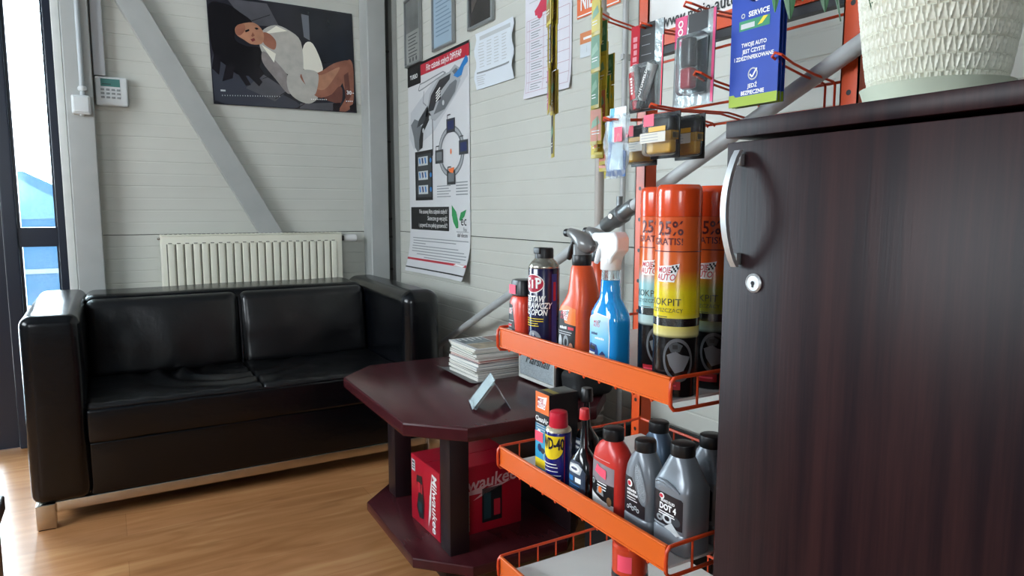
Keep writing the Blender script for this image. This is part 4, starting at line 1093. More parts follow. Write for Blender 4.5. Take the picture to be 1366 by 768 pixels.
# --- tall cockpit spray cans
def cockpit_can(label, loc, low, low2, rot):
    t = thing('spray_can', label, 'spray can', loc, 0, 'tall orange capped spray cans on the upper shelf')
    H = .303; r = .0325
    cm = ramp_mat('can_print_'+low, [(0,'0d0d0f'),(.285,'121214'),(.30,low2),(.40,low),(.50,low),(.60,'dd6a2a'),(.72,'d9602a'),(1,'d9552a')], H, .22)
    MB().lathe([(.030,0),(.0318,.0015),(.0318,.004),(r,.006),(r,.2565),(.0318,.2575)],cm,44).build('body', t)
    MB().lathe([(.0323,.2578),(r,.260),(r,.292),(.0315,.299),(.028,.3025),(.02,H),(0,H)],CAPO,44).build('cap', t)
    f_ = cyl(0,0,0,r,rot); m = MB(); DB = mat('print_maroon','5a1412',.35)
    MB().quad(f_,-r*PI,.2085,r*PI,.2098,DB,.0003,nu=48).build('seam_line', t, smooth=False)
    m.text(f_,'25%',-.0005,.2405,.027,DB,.0004,xs=.86,bold=.02); m.text(f_,'GRATIS!',-.005,.2225,.0135,DB,.0004,bold=.012)
    logo(m,f_,-.004,.178,.0125)
    ink = mat('print_olive_ink','3a3b2a',.4)
    m.text(f_,'KOKPIT',-.007,.137,.0145,ink,.0005); m.text(f_,'CZYSZCZĄCY',-.004,.1255,.0078,ink,.0005); bars(m,f_,-.018,.006,.117,1,.003,ink,.0012)
    MB().quad(f_,-r*PI,.103,r*PI,.1145,mat('can_metal_band','8f8f8c',.2,1.0),.0003,nu=48).build('metal_band', t, smooth=False)
    m.build('label_print', t, smooth=False); m = MB()
    m.ell(f_,.016,.055,.0215,.0315,mat('print_wheel_rim','5a5b5f',.35),.0005,36,inner=.84,rot=.12); m.poly(f_,[(.0,.062),(.012,.068),(.02,.063),(.033,.06),(.030,.052),(.024,.04),(.012,.036),(.004,.048)],mat('print_wheel_grey','6a6b6f',.35),.0007)
    m.poly(f_,[(.002,.075),(.012,.082),(.022,.076),(.018,.067),(.006,.066)],DGREY,.0007); m.quad(f_,.008,.071,.015,.077,BLACK,.001)
    m.build('wheel_print', t, smooth=False); m = MB()
    m.quad(f_,-.012,.012,.02,.024,mat('print_crimson','b7202c',.35),.0005,nu=10); m.quad(f_,-.010,.017,.014,.0195,PINK,.0008,nu=8)
    m.build('crimson_stripe', t, smooth=False); return t
cockpit_can('tall spray can with yellow lower half at the right end of upper shelf', (.7075,.7315,T), 'e6cf1e','d9d08c', 205)
cockpit_can('tall spray can with pale blue lower half next to blue trigger bottle', (.757,.822,T), '8fbfc4','b9cdcb', 204)
cockpit_can('tall spray can with olive lower half half hidden by the dark cabinet', (.788,.737,T), '8f8e2b','7d8f86', 203)

# --- tyre repair can
t = thing('spray_can', 'dark blue tyre repair spray can with red oval logo and black cap', 'spray can', (.7045,1.079,T))
NV = mat('can_navy','14153f',.2,coat=.4); r = .0295
MB().lathe([(.027,0),(.0285,.0015),(.0285,.004),(r,.005),(r,.1585),(.0288,.160)],NV,44).build('body', t)
MB().lathe([(.0288,.160),(.0292,.161),(.0285,.164),(.024,.171),(.0185,.176),(.0175,.178)],mat('can_dome_metal','b9b5a6',.25,.9),36).build('dome', t)
MB().lathe([(.0165,.177),(.0175,.178),(.0175,.194),(.016,.197),(.012,.1975),(0,.1975)],CAPB,30).rbox(-.0178,.002,-.0105,.0105,.186,.1982,.002,CAPB,2).build('cap', t)
f_ = cyl(0,0,0,r,192); m = MB()
m.ell(f_,0,.132,.0235,.0175,WHITE,.0003,36); m.ell(f_,0,.132,.0220,.016,mat('print_logo_red','b01d3a',.35),.0005,36)
m.text(f_,'STP',.0005,.132,.027,WHITE,.0008,bold=.035,xs=.82)
for s_,v in (('ZESTAW',.103),('NAPRAWCZY',.0905),('DO OPON',.078)): m.text(f_,s_,.002,v,.0155,WHITE,.0006,bold=.03,shear=.25,xs=.72)
bars(m,f_,-.02,.024,.067,4,.0045,YEL,.0013,.3)
m.ell(f_,.002,.026,.0165,.018,mat('print_wheel_silver','8d9097',.3),.0004,28,inner=.55); m.ell(f_,.002,.026,.009,.0105,NAVYP,.0006,20)
for k in range(5):
    a = k*2*PI/5; m.line(f_,[(.002,.026),(.002+.0125*math.sin(a),.026+.014*math.cos(a))],.003,LGREY,.0008)
m.quad(f_,.038,.02,.05,.15,mat('print_blue_violet','3f4a9a',.3),.0004,nu=6,nv=2); m.quad(f_,.041,.10,.047,.135,RED,.0007,nu=3)
m.build('label_print', t, smooth=False)

# --- small red flask bottle
ORB = mat('bottle_red_orange','d93a1e',.35,coat=.15,var=.03)
t = thing('bottle', 'small red bottle with flat black cap at the left end of upper shelf', 'bottle', (.703,1.150,T))
secs = [(0,.023,.027,3),(.002,.025,.029,3.2),(.05,.025,.0295,3.2),(.085,.0235,.028,3.2),(.096,.0205,.025,3),(.101,.016,.02,2.6)]
MB().loft(secs,ORB,40).build('body', t)
MB().loft([(.100,.020,.0225,3),(.102,.0215,.0245,3.2),(.126,.021,.0235,3.2),(.131,.019,.022,3),(.132,.015,.019,3)],CAPB,36).build('cap', t)
f_ = bodyfr(secs); m = MB()
m.poly(f_,[(-.0265,.006),(.012,.006),(.006,.05),(-.004,.082),(-.0255,.088)],BLACK,.0003); logo(m,f_,-.011,.070,.0062); bars(m,f_,-.022,.004,.052,4,.006,LGREY,.0014); m.quad(f_,-.02,.040,-.004,.044,RED,.001)
m.ell(f_,-.008,.02,.007,.012,GREY,.0006,16,inner=.4); m.quad(f_,-.002,.012,.006,.03,DGREY,.0006)
m.build('label_print', t, smooth=False)
MB().quad(lambda a,b,o=0.: Vector((-.0222-o,-a,b)),-.018,.104,.006,.122,PINK,.0003).build('price_sticker', t, smooth=False)

# --- trigger sprayers
def trigger_head(t, z, hm, tm, k=1., boxy=False, collar=True):
    if boxy:
        m = MB()
        m.prism([(.034,z+.028),(.034,z+.041),(-.022,z+.044),(-.031,z+.034),(-.031,z+.014),(-.018,z+.002),(-.012,z-.012),(.012,z-.012),(.012,z+.012),(.022,z+.026)],-.013,.013,lambda u,v,o: Vector((o,u,v)),hm)
        b = m.build('spray_head', t, angle=30)
        md = b.modifiers.new('bevel','BEVEL'); md.width = .003; md.segments = 3
        MB().lathe([(.006,0),(.0068,.001),(.0068,.01),(0,.01)],hm,16,Matrix.Translation((0,.033,z+.0345)) @ Matrix.Rotation(-PI/2,4,'X')).build('nozzle', t)
    else:
        MB().tube([(0,.040*k,z+.037),(0,.036*k,z+.038),(0,.020*k,z+.0345),(0,.004*k,z+.027),(0,-.012*k,z+.019),(0,-.026*k,z+.014),(0,-.032*k,z+.012)],[.006,.0085,.0105,.0145,.0165,.012,.005],hm,18).lathe([(.0145,z-.002),(.016,z),(.0155,z+.018)],hm,24).build('spray_head', t)
        MB().lathe([(.0055,0),(.0075,.001),(.0075,.010),(0,.010)],CAPB,16,Matrix.Translation((0,.038*k,z+.0372)) @ Matrix.Rotation(-PI/2,4,'X')).build('nozzle', t)
    MB().tube([(0,.014,z+.026),(0,.022,z+.022),(0,.029,z+.010),(0,.036,z-.004),(0,.040,z-.010)],[.006,.007,.0065,.0055,.004],tm,10).build('trigger', t)
    if collar: MB().lathe([(.0165,z-.019),(.0172,z-.018),(.0172,z-.001),(.0165,z)],CAPB if not boxy else hm,30).build('collar', t)
GHEAD = mat('sprayer_grey_plastic','6d6d6c',.3,coat=.3)
def sprayer(label, loc):
    t = thing('spray_bottle', label, 'spray bottle', loc, 0, 'orange trigger spray bottles on the upper shelf')
    secs = [(0,.027,.034,3.4,0,.004),(.003,.030,.037,3.8,0,.004),(.085,.0295,.037,3.8,0,.004),(.097,.0285,.0355,3.4,0,.002),(.109,.027,.0295,3,0,-.003),(.122,.025,.0250,2.8,0,-.006),(.145,.0225,.0215,2.5,0,-.004),(.166,.0190,.0185,2.2,0,-.001),(.171,.016,.016,2,0,0)]
    MB().loft(secs,mat('bottle_orange','e0511f',.35,coat=.15,var=.03),44).build('body', t)
    f_ = bodyfr(secs); m = MB()
    m.poly(f_,[(-.0385,.008),(.020,.008),(.022,.05),(.021,.095),(-.005,.1),(-.02,.098),(-.036,.088)],mat('label_orange_glow','ea7a2e',.35),.0003)
    m.poly(f_,[(-.0385,.008),(.020,.008),(.022,.066),(-.008,.068),(-.016,.090),(-.037,.086)],BLACK,.0005)
    logo(m,f_,-.010,.082,.0095); word(m,f_,-.012,.060,.022,.005,WHITE,6); m.quad(f_,.002,.0575,.018,.0625,RED,.0008); bars(m,f_,-.03,.018,.053,2,.004,LGREY,.0012)
    m.ell(f_,-.022,.032,.006,.014,LGREY,.0008,16); m.ell(f_,-.004,.034,.008,.013,GREY,.0008,16,inner=.5); m.ell(f_,.011,.026,.006,.009,SKIN,.001,14); m.poly(f_,[(.003,.008),(.019,.008),(.017,.018),(.005,.018)],WHITE,.0009)
    m.build('label_print', t, smooth=False)
    trigger_head(t, .189, GHEAD, CAPB)
    MB().rbox(-.004,.004,-.006,.006,.2225,.2275,.0015,CAPR,2,M=Matrix.Translation((0,-.004,-.003))).build('lock_tab', t); return t
sprayer('orange trigger spray bottle with grey head in front row beside navy can', (.722,.984,T))
sprayer('orange trigger spray bottle mostly hidden behind the blue one', (.812,1.048,T))
t = thing('spray_bottle', 'clear blue window cleaner bottle with a white trigger head', 'spray bottle', (.717,.896,T))
BLQ = mat('blue_liquid','1f97e6',.08,coat=.6,spec=.6); CLR = clear_mat('clear_bottle','eef6f8',.05,.86)
secs = [(0,.022,.034,3),(.003,.024,.036,3.2),(.085,.024,.036,3.2),(.098,.023,.034,3),(.112,.019,.026,2.6),(.122,.0165,.019,2.2),(.145,.0155,.0165,2),(.152,.0155,.016,2)]
MB().loft(secs,BLQ,44).build('liquid_body', t)
MB().loft([(.1525,.0155,.016,2),(.172,.0145,.0145,2),(.178,.014,.014,2)],CLR,36).build('clear_neck', t)
MB().tube([(0,0,.152),(0,0,.18)],.004,WHITE,8).build('dip_tube', t)
f_ = bodyfr(secs); m = MB()
m.poly(f_,[(-.0345,.006),(.025,.006),(.0265,.06),(.024,.094),(-.005,.098),(-.026,.09),(-.0335,.08)],WHITE,.0003)
m.poly(f_,[(-.0335,.0075),(.0238,.0075),(.025,.06),(.0228,.0925),(-.005,.0965),(-.0252,.0885),(-.0325,.079)],ramp_mat('label_sky_blue',[(0,'2e7fc0'),(.3,'3d9bd4'),(.6,'7cc4e4'),(1,'cfe6f0')],.1,.3),.0005)
logo(m,f_,-.004,.080,.0072); word(m,f_,-.010,.063,.018,.0045,NAVYP,5); word(m,f_,.004,.056,.024,.0040,WHITE,7)
m.poly(f_,[(-.032,.018),(-.031,.034),(-.022,.046),(-.004,.044),(.001,.034),(-.002,.016),(-.015,.012)],mat('print_car_blue','27407c',.3),.0008); m.poly(f_,[(-.026,.036),(-.02,.043),(-.007,.041),(-.006,.034)],BLACK,.0011); m.quad(f_,-.028,.026,-.008,.031,WHITE,.0011,nu=3); m.quad(f_,-.03,.018,-.01,.021,LGREY,.0011,nu=3)
m.ell(f_,.012,.024,.007,.010,SKIN,.001,16); m.poly(f_,[(.003,.029),(.012,.036),(.020,.030)],NAVYP,.0013); m.poly(f_,[(-.002,.008),(.022,.008),(.019,.016),(.004,.015)],WHITE,.0012)
m.build('label_print', t, smooth=False)
HW = mat('sprayer_white_plastic','e9ecec',.3)
trigger_head(t,.188,HW,HW,1,True)

# --- lower shelf
t = thing('carton', 'slim blue and black air cleaner carton with a pink price sticker', 'box', (.742,1.088,L_))
MB().rbox(-.034,.034,-.024,.024,0,.163,.0008,mat('carton_black','19191b',.35),1).build('carton', t)
f_ = faceL(-.0342,0,0); m = MB()
m.quad(f_,-.0238,.001,.0238,.1,ramp_mat('carton_blue',[(0,'1d86b8'),(.6,'3da9cf'),(1,'2a6f8f')],.1,.35),.0002,nv=4); m.quad(f_,-.0238,.012,.018,.03,YEL,.0004)
m.quad(f_,-.0238,.122,.0238,.1625,ORANGEP,.0002);
logo(m,f_,-.002,.143,.0125,False); m.text(f_,'CleanAir',-.001,.109,.0145,WHITE,.0006,bold=.02,xs=.85); bars(m,f_,-.019,.018,.1,4,.005,LGREY,.0016)
m.ell(f_,-.010,.083,.006,.006,WHITE,.0006,18); m.ell(f_,.003,.048,.008,.006,DGREY,.0006,16); m.ell(f_,.014,.038,.009,.010,LGREY,.0006,18,inner=.75); m.ell(f_,-.008,.052,.007,.008,NAVYP,.0006)
h_ = lambda a,b,o=0.: Vector((a,b,.1632+o)); m.poly(h_,[(-.022,-.02),(-.008,-.02),(-.008,.02),(-.022,.02)],mat('print_gold','9a8a2c',.4),.0003)
m.build('carton_print', t, smooth=False)
MB().quad(f_,-.024,.064,.004,.084,PINK,.0011).build('price_sticker', t, smooth=False)
t = thing('spray_can', 'short blue and yellow lubricant spray can with a red cap', 'spray can', (.701,1.022,L_))
r = .0245
MB().lathe([(.0225,0),(.0238,.0012),(r,.004),(r,.108),(.0238,.1095)],mat('can_blue_violet','1c2070',.2,coat=.4),40).build('body', t)
MB().lathe([(.0238,.1095),(.0242,.1105),(.0225,.114),(.019,.1165),(.0175,.117)],mat('can_rim_cream','cfc6ac',.3,.4),32).build('shoulder', t)
MB().lathe([(.0172,.1165),(.0176,.1175),(.0168,.140),(.016,.1445),(.013,.146),(0,.146)],mat('cap_crimson','cf1f38',.35),32).build('cap', t)
f_ = cyl(0,0,0,r,205); m = MB()
m.quad(f_,-.030,.082,.0235,.104,YEL,.0004,nu=14); m.ell(f_,-.002,.080,.0235,.020,YEL,.0004,32)
m.text(f_,'WD-40',.0005,.0885,.029,mat('print_ink_navy','0e1030',.35),.0008,bold=.035,xs=.52)
m.quad(f_,.024,.004,.0252,.105,RED,.0005,nu=2); bars(m,f_,-.02,.014,.052,1,.005,WHITE,.0016); bars(m,f_,-.026,.020,.046,5,.0075,WHITE,.0013,.2)
m.build('label_print', t, smooth=False)
BLB = mat('bottle_black_gloss','0e0f12',.18,coat=.4)
def additive(label, loc, capm, h, ch_, cr):
    t = thing('bottle', label, 'bottle', loc, 0, 'black additive bottles on the middle shelf')
    secs = [(0,.017,.026,3),(.003,.019,.028,3.2),(.05,.019,.028,3.2),(.072,.018,.025,3),(.085,.013,.014,2.4),(.095,.0075,.0075,2),(h-ch_,.0055,.0055,2)]
    MB().loft(secs,BLB,36).build('body', t)
    MB().lathe([(cr*.98,h-ch_),(cr,h-ch_+.001),(cr*.86,h-.001),(cr*.8,h),(0,h)],capm,24).build('cap', t)
    f_ = bodyfr(secs); m = MB()
    m.poly(f_,[(-.026,.004),(.024,.004),(.024,.055),(.012,.072),(-.012,.072),(-.026,.06)],mat('label_slate','3b4658',.35),.0003); m.poly(f_,[(-.024,.05),(.014,.05),(.018,.062),(.008,.068),(-.022,.064)],LGREY,.0005); m.ell(f_,-.002,.058,.014,.006,WHITE,.0007,20,inner=.6)
    word(m,f_,-.003,.058,.018,.004,NAVYP,6,.001); m.quad(f_,-.022,.034,-.006,.043,BLUEP,.0006); m.quad(f_,.0,.034,.016,.043,WHITE,.0006); bars(m,f_,-.022,.016,.029,3,.004,BLUEP,.0014); m.poly(f_,[(-.022,.006),(.018,.006),(.012,.016),(-.018,.014)],LGREY,.0006); m.ell(f_,.012,.010,.006,.006,WHITE,.0008,12)
    m.build('label_print', t, smooth=False); return t
additive('black additive bottle with slate label and red cap beside the lubricant can', (.712,.957,L_), CAPR, .165, .019, .0095)
b2 = additive('tall black bottle with a black cap behind the red capped one', (.790,1.055,L_), CAPB, .170, .026, .0125)
# red oil bottle
t = thing('bottle', 'red plastic oil bottle with black cap and torn pink sticker', 'bottle', (.724,.890,L_))
secs = [(0,.020,.036,3.2),(.003,.022,.039,3.6),(.06,.022,.039,3.6),(.092,.022,.038,3.4),(.106,.021,.035,2.9),(.118,.018,.027,2.5),(.124,.0165,.0185,2),(.128,.016,.016,2)]
REDB = mat('bottle_red','cc3027',.35,coat=.1,var=.03)
MB().loft(secs,REDB,48).build('body', t)
m = MB(); ribbed_cap(m,.0185,.127,.147,CAPB,20); m.build('cap', t)
f_ = bodyfr(secs); m = MB()
m.poly(f_,[(-.034,.012),(.028,.012),(.028,.085),(-.032,.088)],mat('label_grey_fade','8d8388',.35),.0003); m.poly(f_,[(-.034,.026),(.028,.020),(.028,.055),(-.034,.052)],BLACK,.0005)
m.poly(f_,[(-.034,.012),(.028,.012),(.028,.021),(.0,.022),(-.034,.032)],WHITE,.0006); m.ell(f_,-.026,.05,.0055,.007,BLACK,.0008,20); m.ell(f_,-.026,.05,.004,.005,LGREY,.001,20,inner=.6)
bars(m,f_,-.014,.014,.053,3,.005,WHITE,.0018); m.poly(f_,[(-.016,.032),(.004,.030),(.0,.044),(-.012,.046)],GREY,.0008); m.ell(f_,-.006,.040,.005,.006,ORANGEP,.001,16); m.ell(f_,.018,.026,.006,.008,mat('print_fist_brown','7c5a3c',.4),.001,14)
m.quad(f_,-.026,.093,.018,.094,mat('print_pale_pink'),.0004,nu=6); m.build('label_print', t, smooth=False)
MB().poly(f_,[(-.020,.070),(-.014,.084),(-.008,.080),(.010,.078),(.010,.062),(-.004,.064)],PINK,.0015).build('price_sticker', t, smooth=False)
# grey fluid bottles
GRB = mat('bottle_silver_grey','7b8188',.32,.2,coat=.1,var=.03); LBL = mat('label_charcoal','211d22',.35)
def grip_bottle(label, loc):
    t = thing('bottle', label, 'bottle', loc, 0, 'grey fluid bottles on the middle shelf')
    secs = [(0,.020,.030,3.2),(.003,.022,.033,3.6),(.024,.022,.033,3.6),(.027,.0205,.031,3.6),(.030,.022,.0325,3.6),(.085,.022,.0325,3.5),(.105,.021,.030,3),(.122,.0185,.023,2.5),(.131,.0165,.017,2),(.134,.0155,.0155,2)]
    MB().loft(secs,GRB,44).build('body', t)
    m = MB(); ribbed_cap(m,.0175,.133,.151,CAPB,24); m.build('cap', t)
    f_ = bodyfr(secs); m = MB()
    m.poly(f_,[(-.030,.030),(.024,.030),(.024,.05),(.006,.074),(-.006,.090),(-.030,.090)],LBL,.0003); m.ell(f_,-.010,.080,.006,.006,WHITE,.0007,18); m.ell(f_,-.011,.080,.004,.004,RED,.001,14)
    word(m,f_,-.005,.0695,.022,.0045,WHITE,7); word(m,f_,-.003,.0635,.026,.0042,WHITE,8); bars(m,f_,-.016,.012,.058,2,.004,WHITE,.0012); 
    for k in range(5): m.ell(f_,-.014+k*.006,.040+.003*(k%2),.003,.0035,LGREY,.0006,10,inner=.6)
    m.build('label_print', t, smooth=False)
    m = MB(); gt = mat('grip_dots_grey','8b9196',.45,.2,bump=.6,bscale=500)
    m.ell(f_,.012,.086,.009,.032,gt,.0006,32,rot=.32); m.ell(f_,.012,.086,.0112,.0355,GRB,.0012,36,inner=.84,rot=.32); m.build('grip_panel', t); return t
grip_bottle('grey bottle with dotted oval grip standing beside the red oil bottle', (.722,.807,L_))
GB2 = mat('bottle_steel_blue','56697d',.32,.3,coat=.1)
t = thing('bottle', 'blue grey bottle with black cap half hidden behind the gripped bottle', 'bottle', (.806,.868,L_), 0, 'grey fluid bottles on the middle shelf')
secs = [(0,.020,.030,3.2),(.003,.022,.033,3.6),(.085,.022,.0325,3.5),(.105,.021,.030,3),(.122,.0185,.023,2.5),(.131,.0165,.017,2),(.134,.0155,.0155,2)]
MB().loft(secs,GB2,40).build('body', t); m = MB(); ribbed_cap(m,.0175,.133,.151,CAPB,24); m.build('cap', t)
m = MB(); f_ = bodyfr(secs); m.ell(f_,.004,.112,.010,.008,BLUEP,.0006,18,inner=.55); m.quad(f_,-.026,.02,.026,.09,LBL,.0003,nu=6); m.build('label_print', t, smooth=False)
def dot_bottle(label, loc):
    t = thing('bottle', label, 'bottle', loc, 0, 'grey fluid bottles on the middle shelf')
    secs = [(0,.026,.034,4),(.003,.029,.038,4.6),(.030,.029,.038,4.6),(.033,.0275,.0365,4.6),(.036,.029,.038,4.6),(.096,.029,.038,4.6),(.1005,.029,.0382,4.4),(.112,.0235,.034,3.8),(.128,.0205,.026,3.2),(.142,.018,.0195,2.4),(.146,.0165,.0165,2)]
    MB().loft(secs,GRB,48).build('body', t)
    m = MB(); ribbed_cap(m,.0188,.1455,.1645,CAPB,26); m.build('cap', t)
    f_ = bodyfr(secs); m = MB()
    m.poly(f_,[(-.033,.040),(.030,.040),(.030,.086),(.027,.089),(-.030,.089),(-.033,.086)],LBL,.0003)
    m.ell(f_,-.012,.083,.0055,.0045,WHITE,.0007,18); m.ell(f_,-.013,.083,.004,.003,RED,.001,14); m.text(f_,'BRAKE FLUID',.001,.0768,.0058,WHITE,.0008,bold=.03,xs=.85); m.text(f_,'DOT 4',.001,.0675,.0128,WHITE,.0008,bold=.045,xs=.92); bars(m,f_,-.018,.018,.060,2,.0034,WHITE,.0016,.1)
    m.ell(f_,-.016,.048,.007,.005,GREY,.0006,16,inner=.4); m.ell(f_,.0,.051,.010,.007,LGREY,.0006,18,inner=.55); m.ell(f_,.018,.052,.009,.007,DGREY,.0007,18); m.poly(f_,[(-.006,.036),(.010,.048),(.027,.034),(.020,.030)],LGREY,.0009); bars(m,f_,-.03,.0,.039,1,.003,LGREY,.001)
    m.build('label_print', t, smooth=False)
    m = MB(); m.tube([f_(-.028,.101,.0008),f_(-.022,.1055,.0008),f_(-.006,.106,.0012),f_(.012,.1025,.0012),f_(.024,.0985,.001)],[.0012,.003,.0035,.003,.0012],GRB,8); m.build('moulded_ridge', t); return t
dot_bottle('large grey brake fluid bottle nearest the right end of middle shelf', (.734,.7365,L_))
dot_bottle('grey shouldered bottle just behind the large brake fluid bottle', (.800,.742,L_))
dot_bottle('grey bottle peeping out at the cabinet edge behind the others', (.866,.745,L_))

# --- bottom shelf
t = thing('spray_can', 'orange red can with a pink price sticker on the bottom shelf', 'spray can', (.727,.845,B_))
MB().lathe([(.028,0),(.030,.002),(.0305,.15),(.0295,.1525)],BLACK,40).build('body', t)
MB().lathe([(.0302,.138),(.0308,.139),(.0308,.141),(.030,.142),(.030,.195),(.026,.199),(0,.2)],mat('cap_red_orange','cc3f22',.25,coat=.3),40).build('cap', t)
MB().quad(cyl(0,0,0,.030,212),-.013,.158,.012,.186,PINK,.0004,nu=8).build('price_sticker', t, smooth=False)
m = MB(); f_ = cyl(0,0,0,.0305,205); bars(m,f_,-.02,.02,.125,8,.012,LGREY,.004); m.build('label_print', t, smooth=False)
t = thing('bottle', 'dark bottle with white printing at the right end of bottom shelf', 'bottle', (.727,.760,B_))
secs = [(0,.024,.026,3),(.003,.026,.028,3),(.115,.026,.028,3),(.14,.018,.02,2.4),(.15,.013,.013,2)]
MB().loft(secs,BLB,36).build('body', t); m = MB(); ribbed_cap(m,.015,.149,.168,CAPB,20); m.build('cap', t)
m = MB(); f_ = bodyfr(secs); m.quad(f_,-.024,.02,.024,.11,DGREY,.0003,nu=6); bars(m,f_,-.02,.02,.105,7,.012,WHITE,.005); m.build('label_print', t, smooth=False)

# ------------------------------------------------------------------ goods hanging on the rack hooks
BLST = clear_mat('blister_plastic','f2f6f6',.10,.95); FOIL = mat('foil_silver','c4cccc',.22,.6,var=.2,scale=40,bump=.5,bscale=60)
def hang_card(fr, w_, h_, th, mt, hole=.0):
    m = MB(); m.prism([(-w_/2,-h_),(w_/2,-h_),(w_/2,0),(w_/2*.3,0),(-w_/2*.3,0),(-w_/2,0)],-th,0,fr,mt); return m
# two-tube welding glue
t = thing('glue_pack', 'red and black blister pack of two glue tubes on the rack hook', 'blister pack', (.905,1.032,1.404))
fr = plane((0,0,0),(0,-1,-.02),(.02,0,1))
MR = mat('print_magenta_red','c01f34',.35)
hang_card(fr,.092,.165,.0012,mat('card_charcoal','282526',.4)).build('backing_card', t, smooth=False)
m = MB(); m.poly(fr,[(-.046,-.0),(-.02,-.0),(-.022,-.10),(-.046,-.112)],MR,.0006); word(m,sub(fr,-.033,-.055,PI/2),0,0,.075,.012,mat('print_rose','e09aa4',.4),6,.0012)
for k in range(3): bars(m,fr,-.014+.0*k,.018,-.022-.018*k,1,.004,GREY,.0012)
m.poly(fr,[(.022,-.0),(.046,-.0),(.046,-.165),(.030,-.165),(.024,-.08)],FOIL,.0008); m.quad(fr,.043,-.165,.046,-.03,PINK,.001); m.build('card_print', t, smooth=False)
for (u0,u1,cm,lm,s_) in ((-.026,-.016,MR,mat('tube_red','c22a30',.3),'STAL'),(.012,-.0,CAPB,BLACK,'AUTOWELD')):
    m = MB(); a = fr(u0+.014 if s_ == 'AUTOWELD' else u0,-.08,.007); b = fr(u1,-.145,.008)
    m.tube([a,a+(b-a)*.1,a+(b-a)*.5,a+(b-a)*.9,b],[.0105,.010,.0095,.0088,.006],mat('tube_white','d9d6d2',.3),16); tb = m.build('tube', t)
    MB().tube([b,b+(b-a).normalized()*.004,b+(b-a).normalized()*.016],[.007,.0078,.007],cm,14).build('cap', tb)
    dd_ = (b-a).normalized(); f3 = plane((a+b)/2+Vector((-.0095,0,0)),(dd_.y,0,dd_.z) if False else dd_,(0,-dd_.z,dd_.y)) 
    f3 = lambda p,q,o=0.,c=(a+b)/2,d=dd_: c+d*p+Vector((0,-d.z,d.y))*(-q)+Vector((-.0098-o+abs(q)*.25,0,0))
    m = MB(); m.quad(f3,-.022,-.0075,.030,.0075,lm,.0003,nv=2); (m.text(sub(f3,.004,0,PI),s_,0,0,.0095,WHITE,.0012,bold=.02) if len(s_) > 4 else word(m,sub(f3,.004,0,PI),0,0,.034,.0065,WHITE,6,.0012)); m.build('label_print', tb, smooth=False)
m = MB(); m.rbox(-.019,-.001,-.036,.030,-.162,-.075,.008,BLST,2); m.build('clear_blister', t)
# foil pack with a dark stick
t = thing('glue_pack', 'silver foil pack holding a dark and red adhesive stick', 'blister pack', (.918,.921,1.397))
hang_card(fr,.098,.160,.0012,FOIL).build('backing_card', t, smooth=False)
m = MB(); PK = mat('print_hot_pink','d9507f',.35); m.poly(fr,[(-.049,.0),(-.018,.0),(-.022,-.05),(-.049,-.055)],PK,.0006); m.text(sub(fr,-.034,-.026,PI/2),'XOO',0,0,.017,WHITE,.0012,bold=.03); m.poly(fr,[(-.016,.0),(.03,.0),(.03,-.03),(-.016,-.038)],mat('card_charcoal'),.0006)
m.quad(fr,.043,-.158,.049,.0,PK,.0008); m.text(sub(fr,-.030,-.11,PI/2),'WELD',0,0,.022,WHITE,.0012); m.poly(fr,[(-.002,-.05),(.036,-.045),(.034,-.14),(.0,-.14)],mat('foil_shadow','4c5456',.3,.5,var=.3,scale=40),.0007); m.build('card_print', t, smooth=False)
m = MB(); m.rbox(-.022,-.004,-.012,.014,-.095,-.044,.005,mat('stick_dark','3a3334',.3),2).rbox(-.022,-.004,-.012,.014,-.132,-.0955,.005,mat('stick_red','b02a3a',.3),2); m.build('adhesive_stick', t)
MB().rbox(-.0245,-.001,-.037,.026,-.142,-.038,.009,BLST,2).build('clear_blister', t)
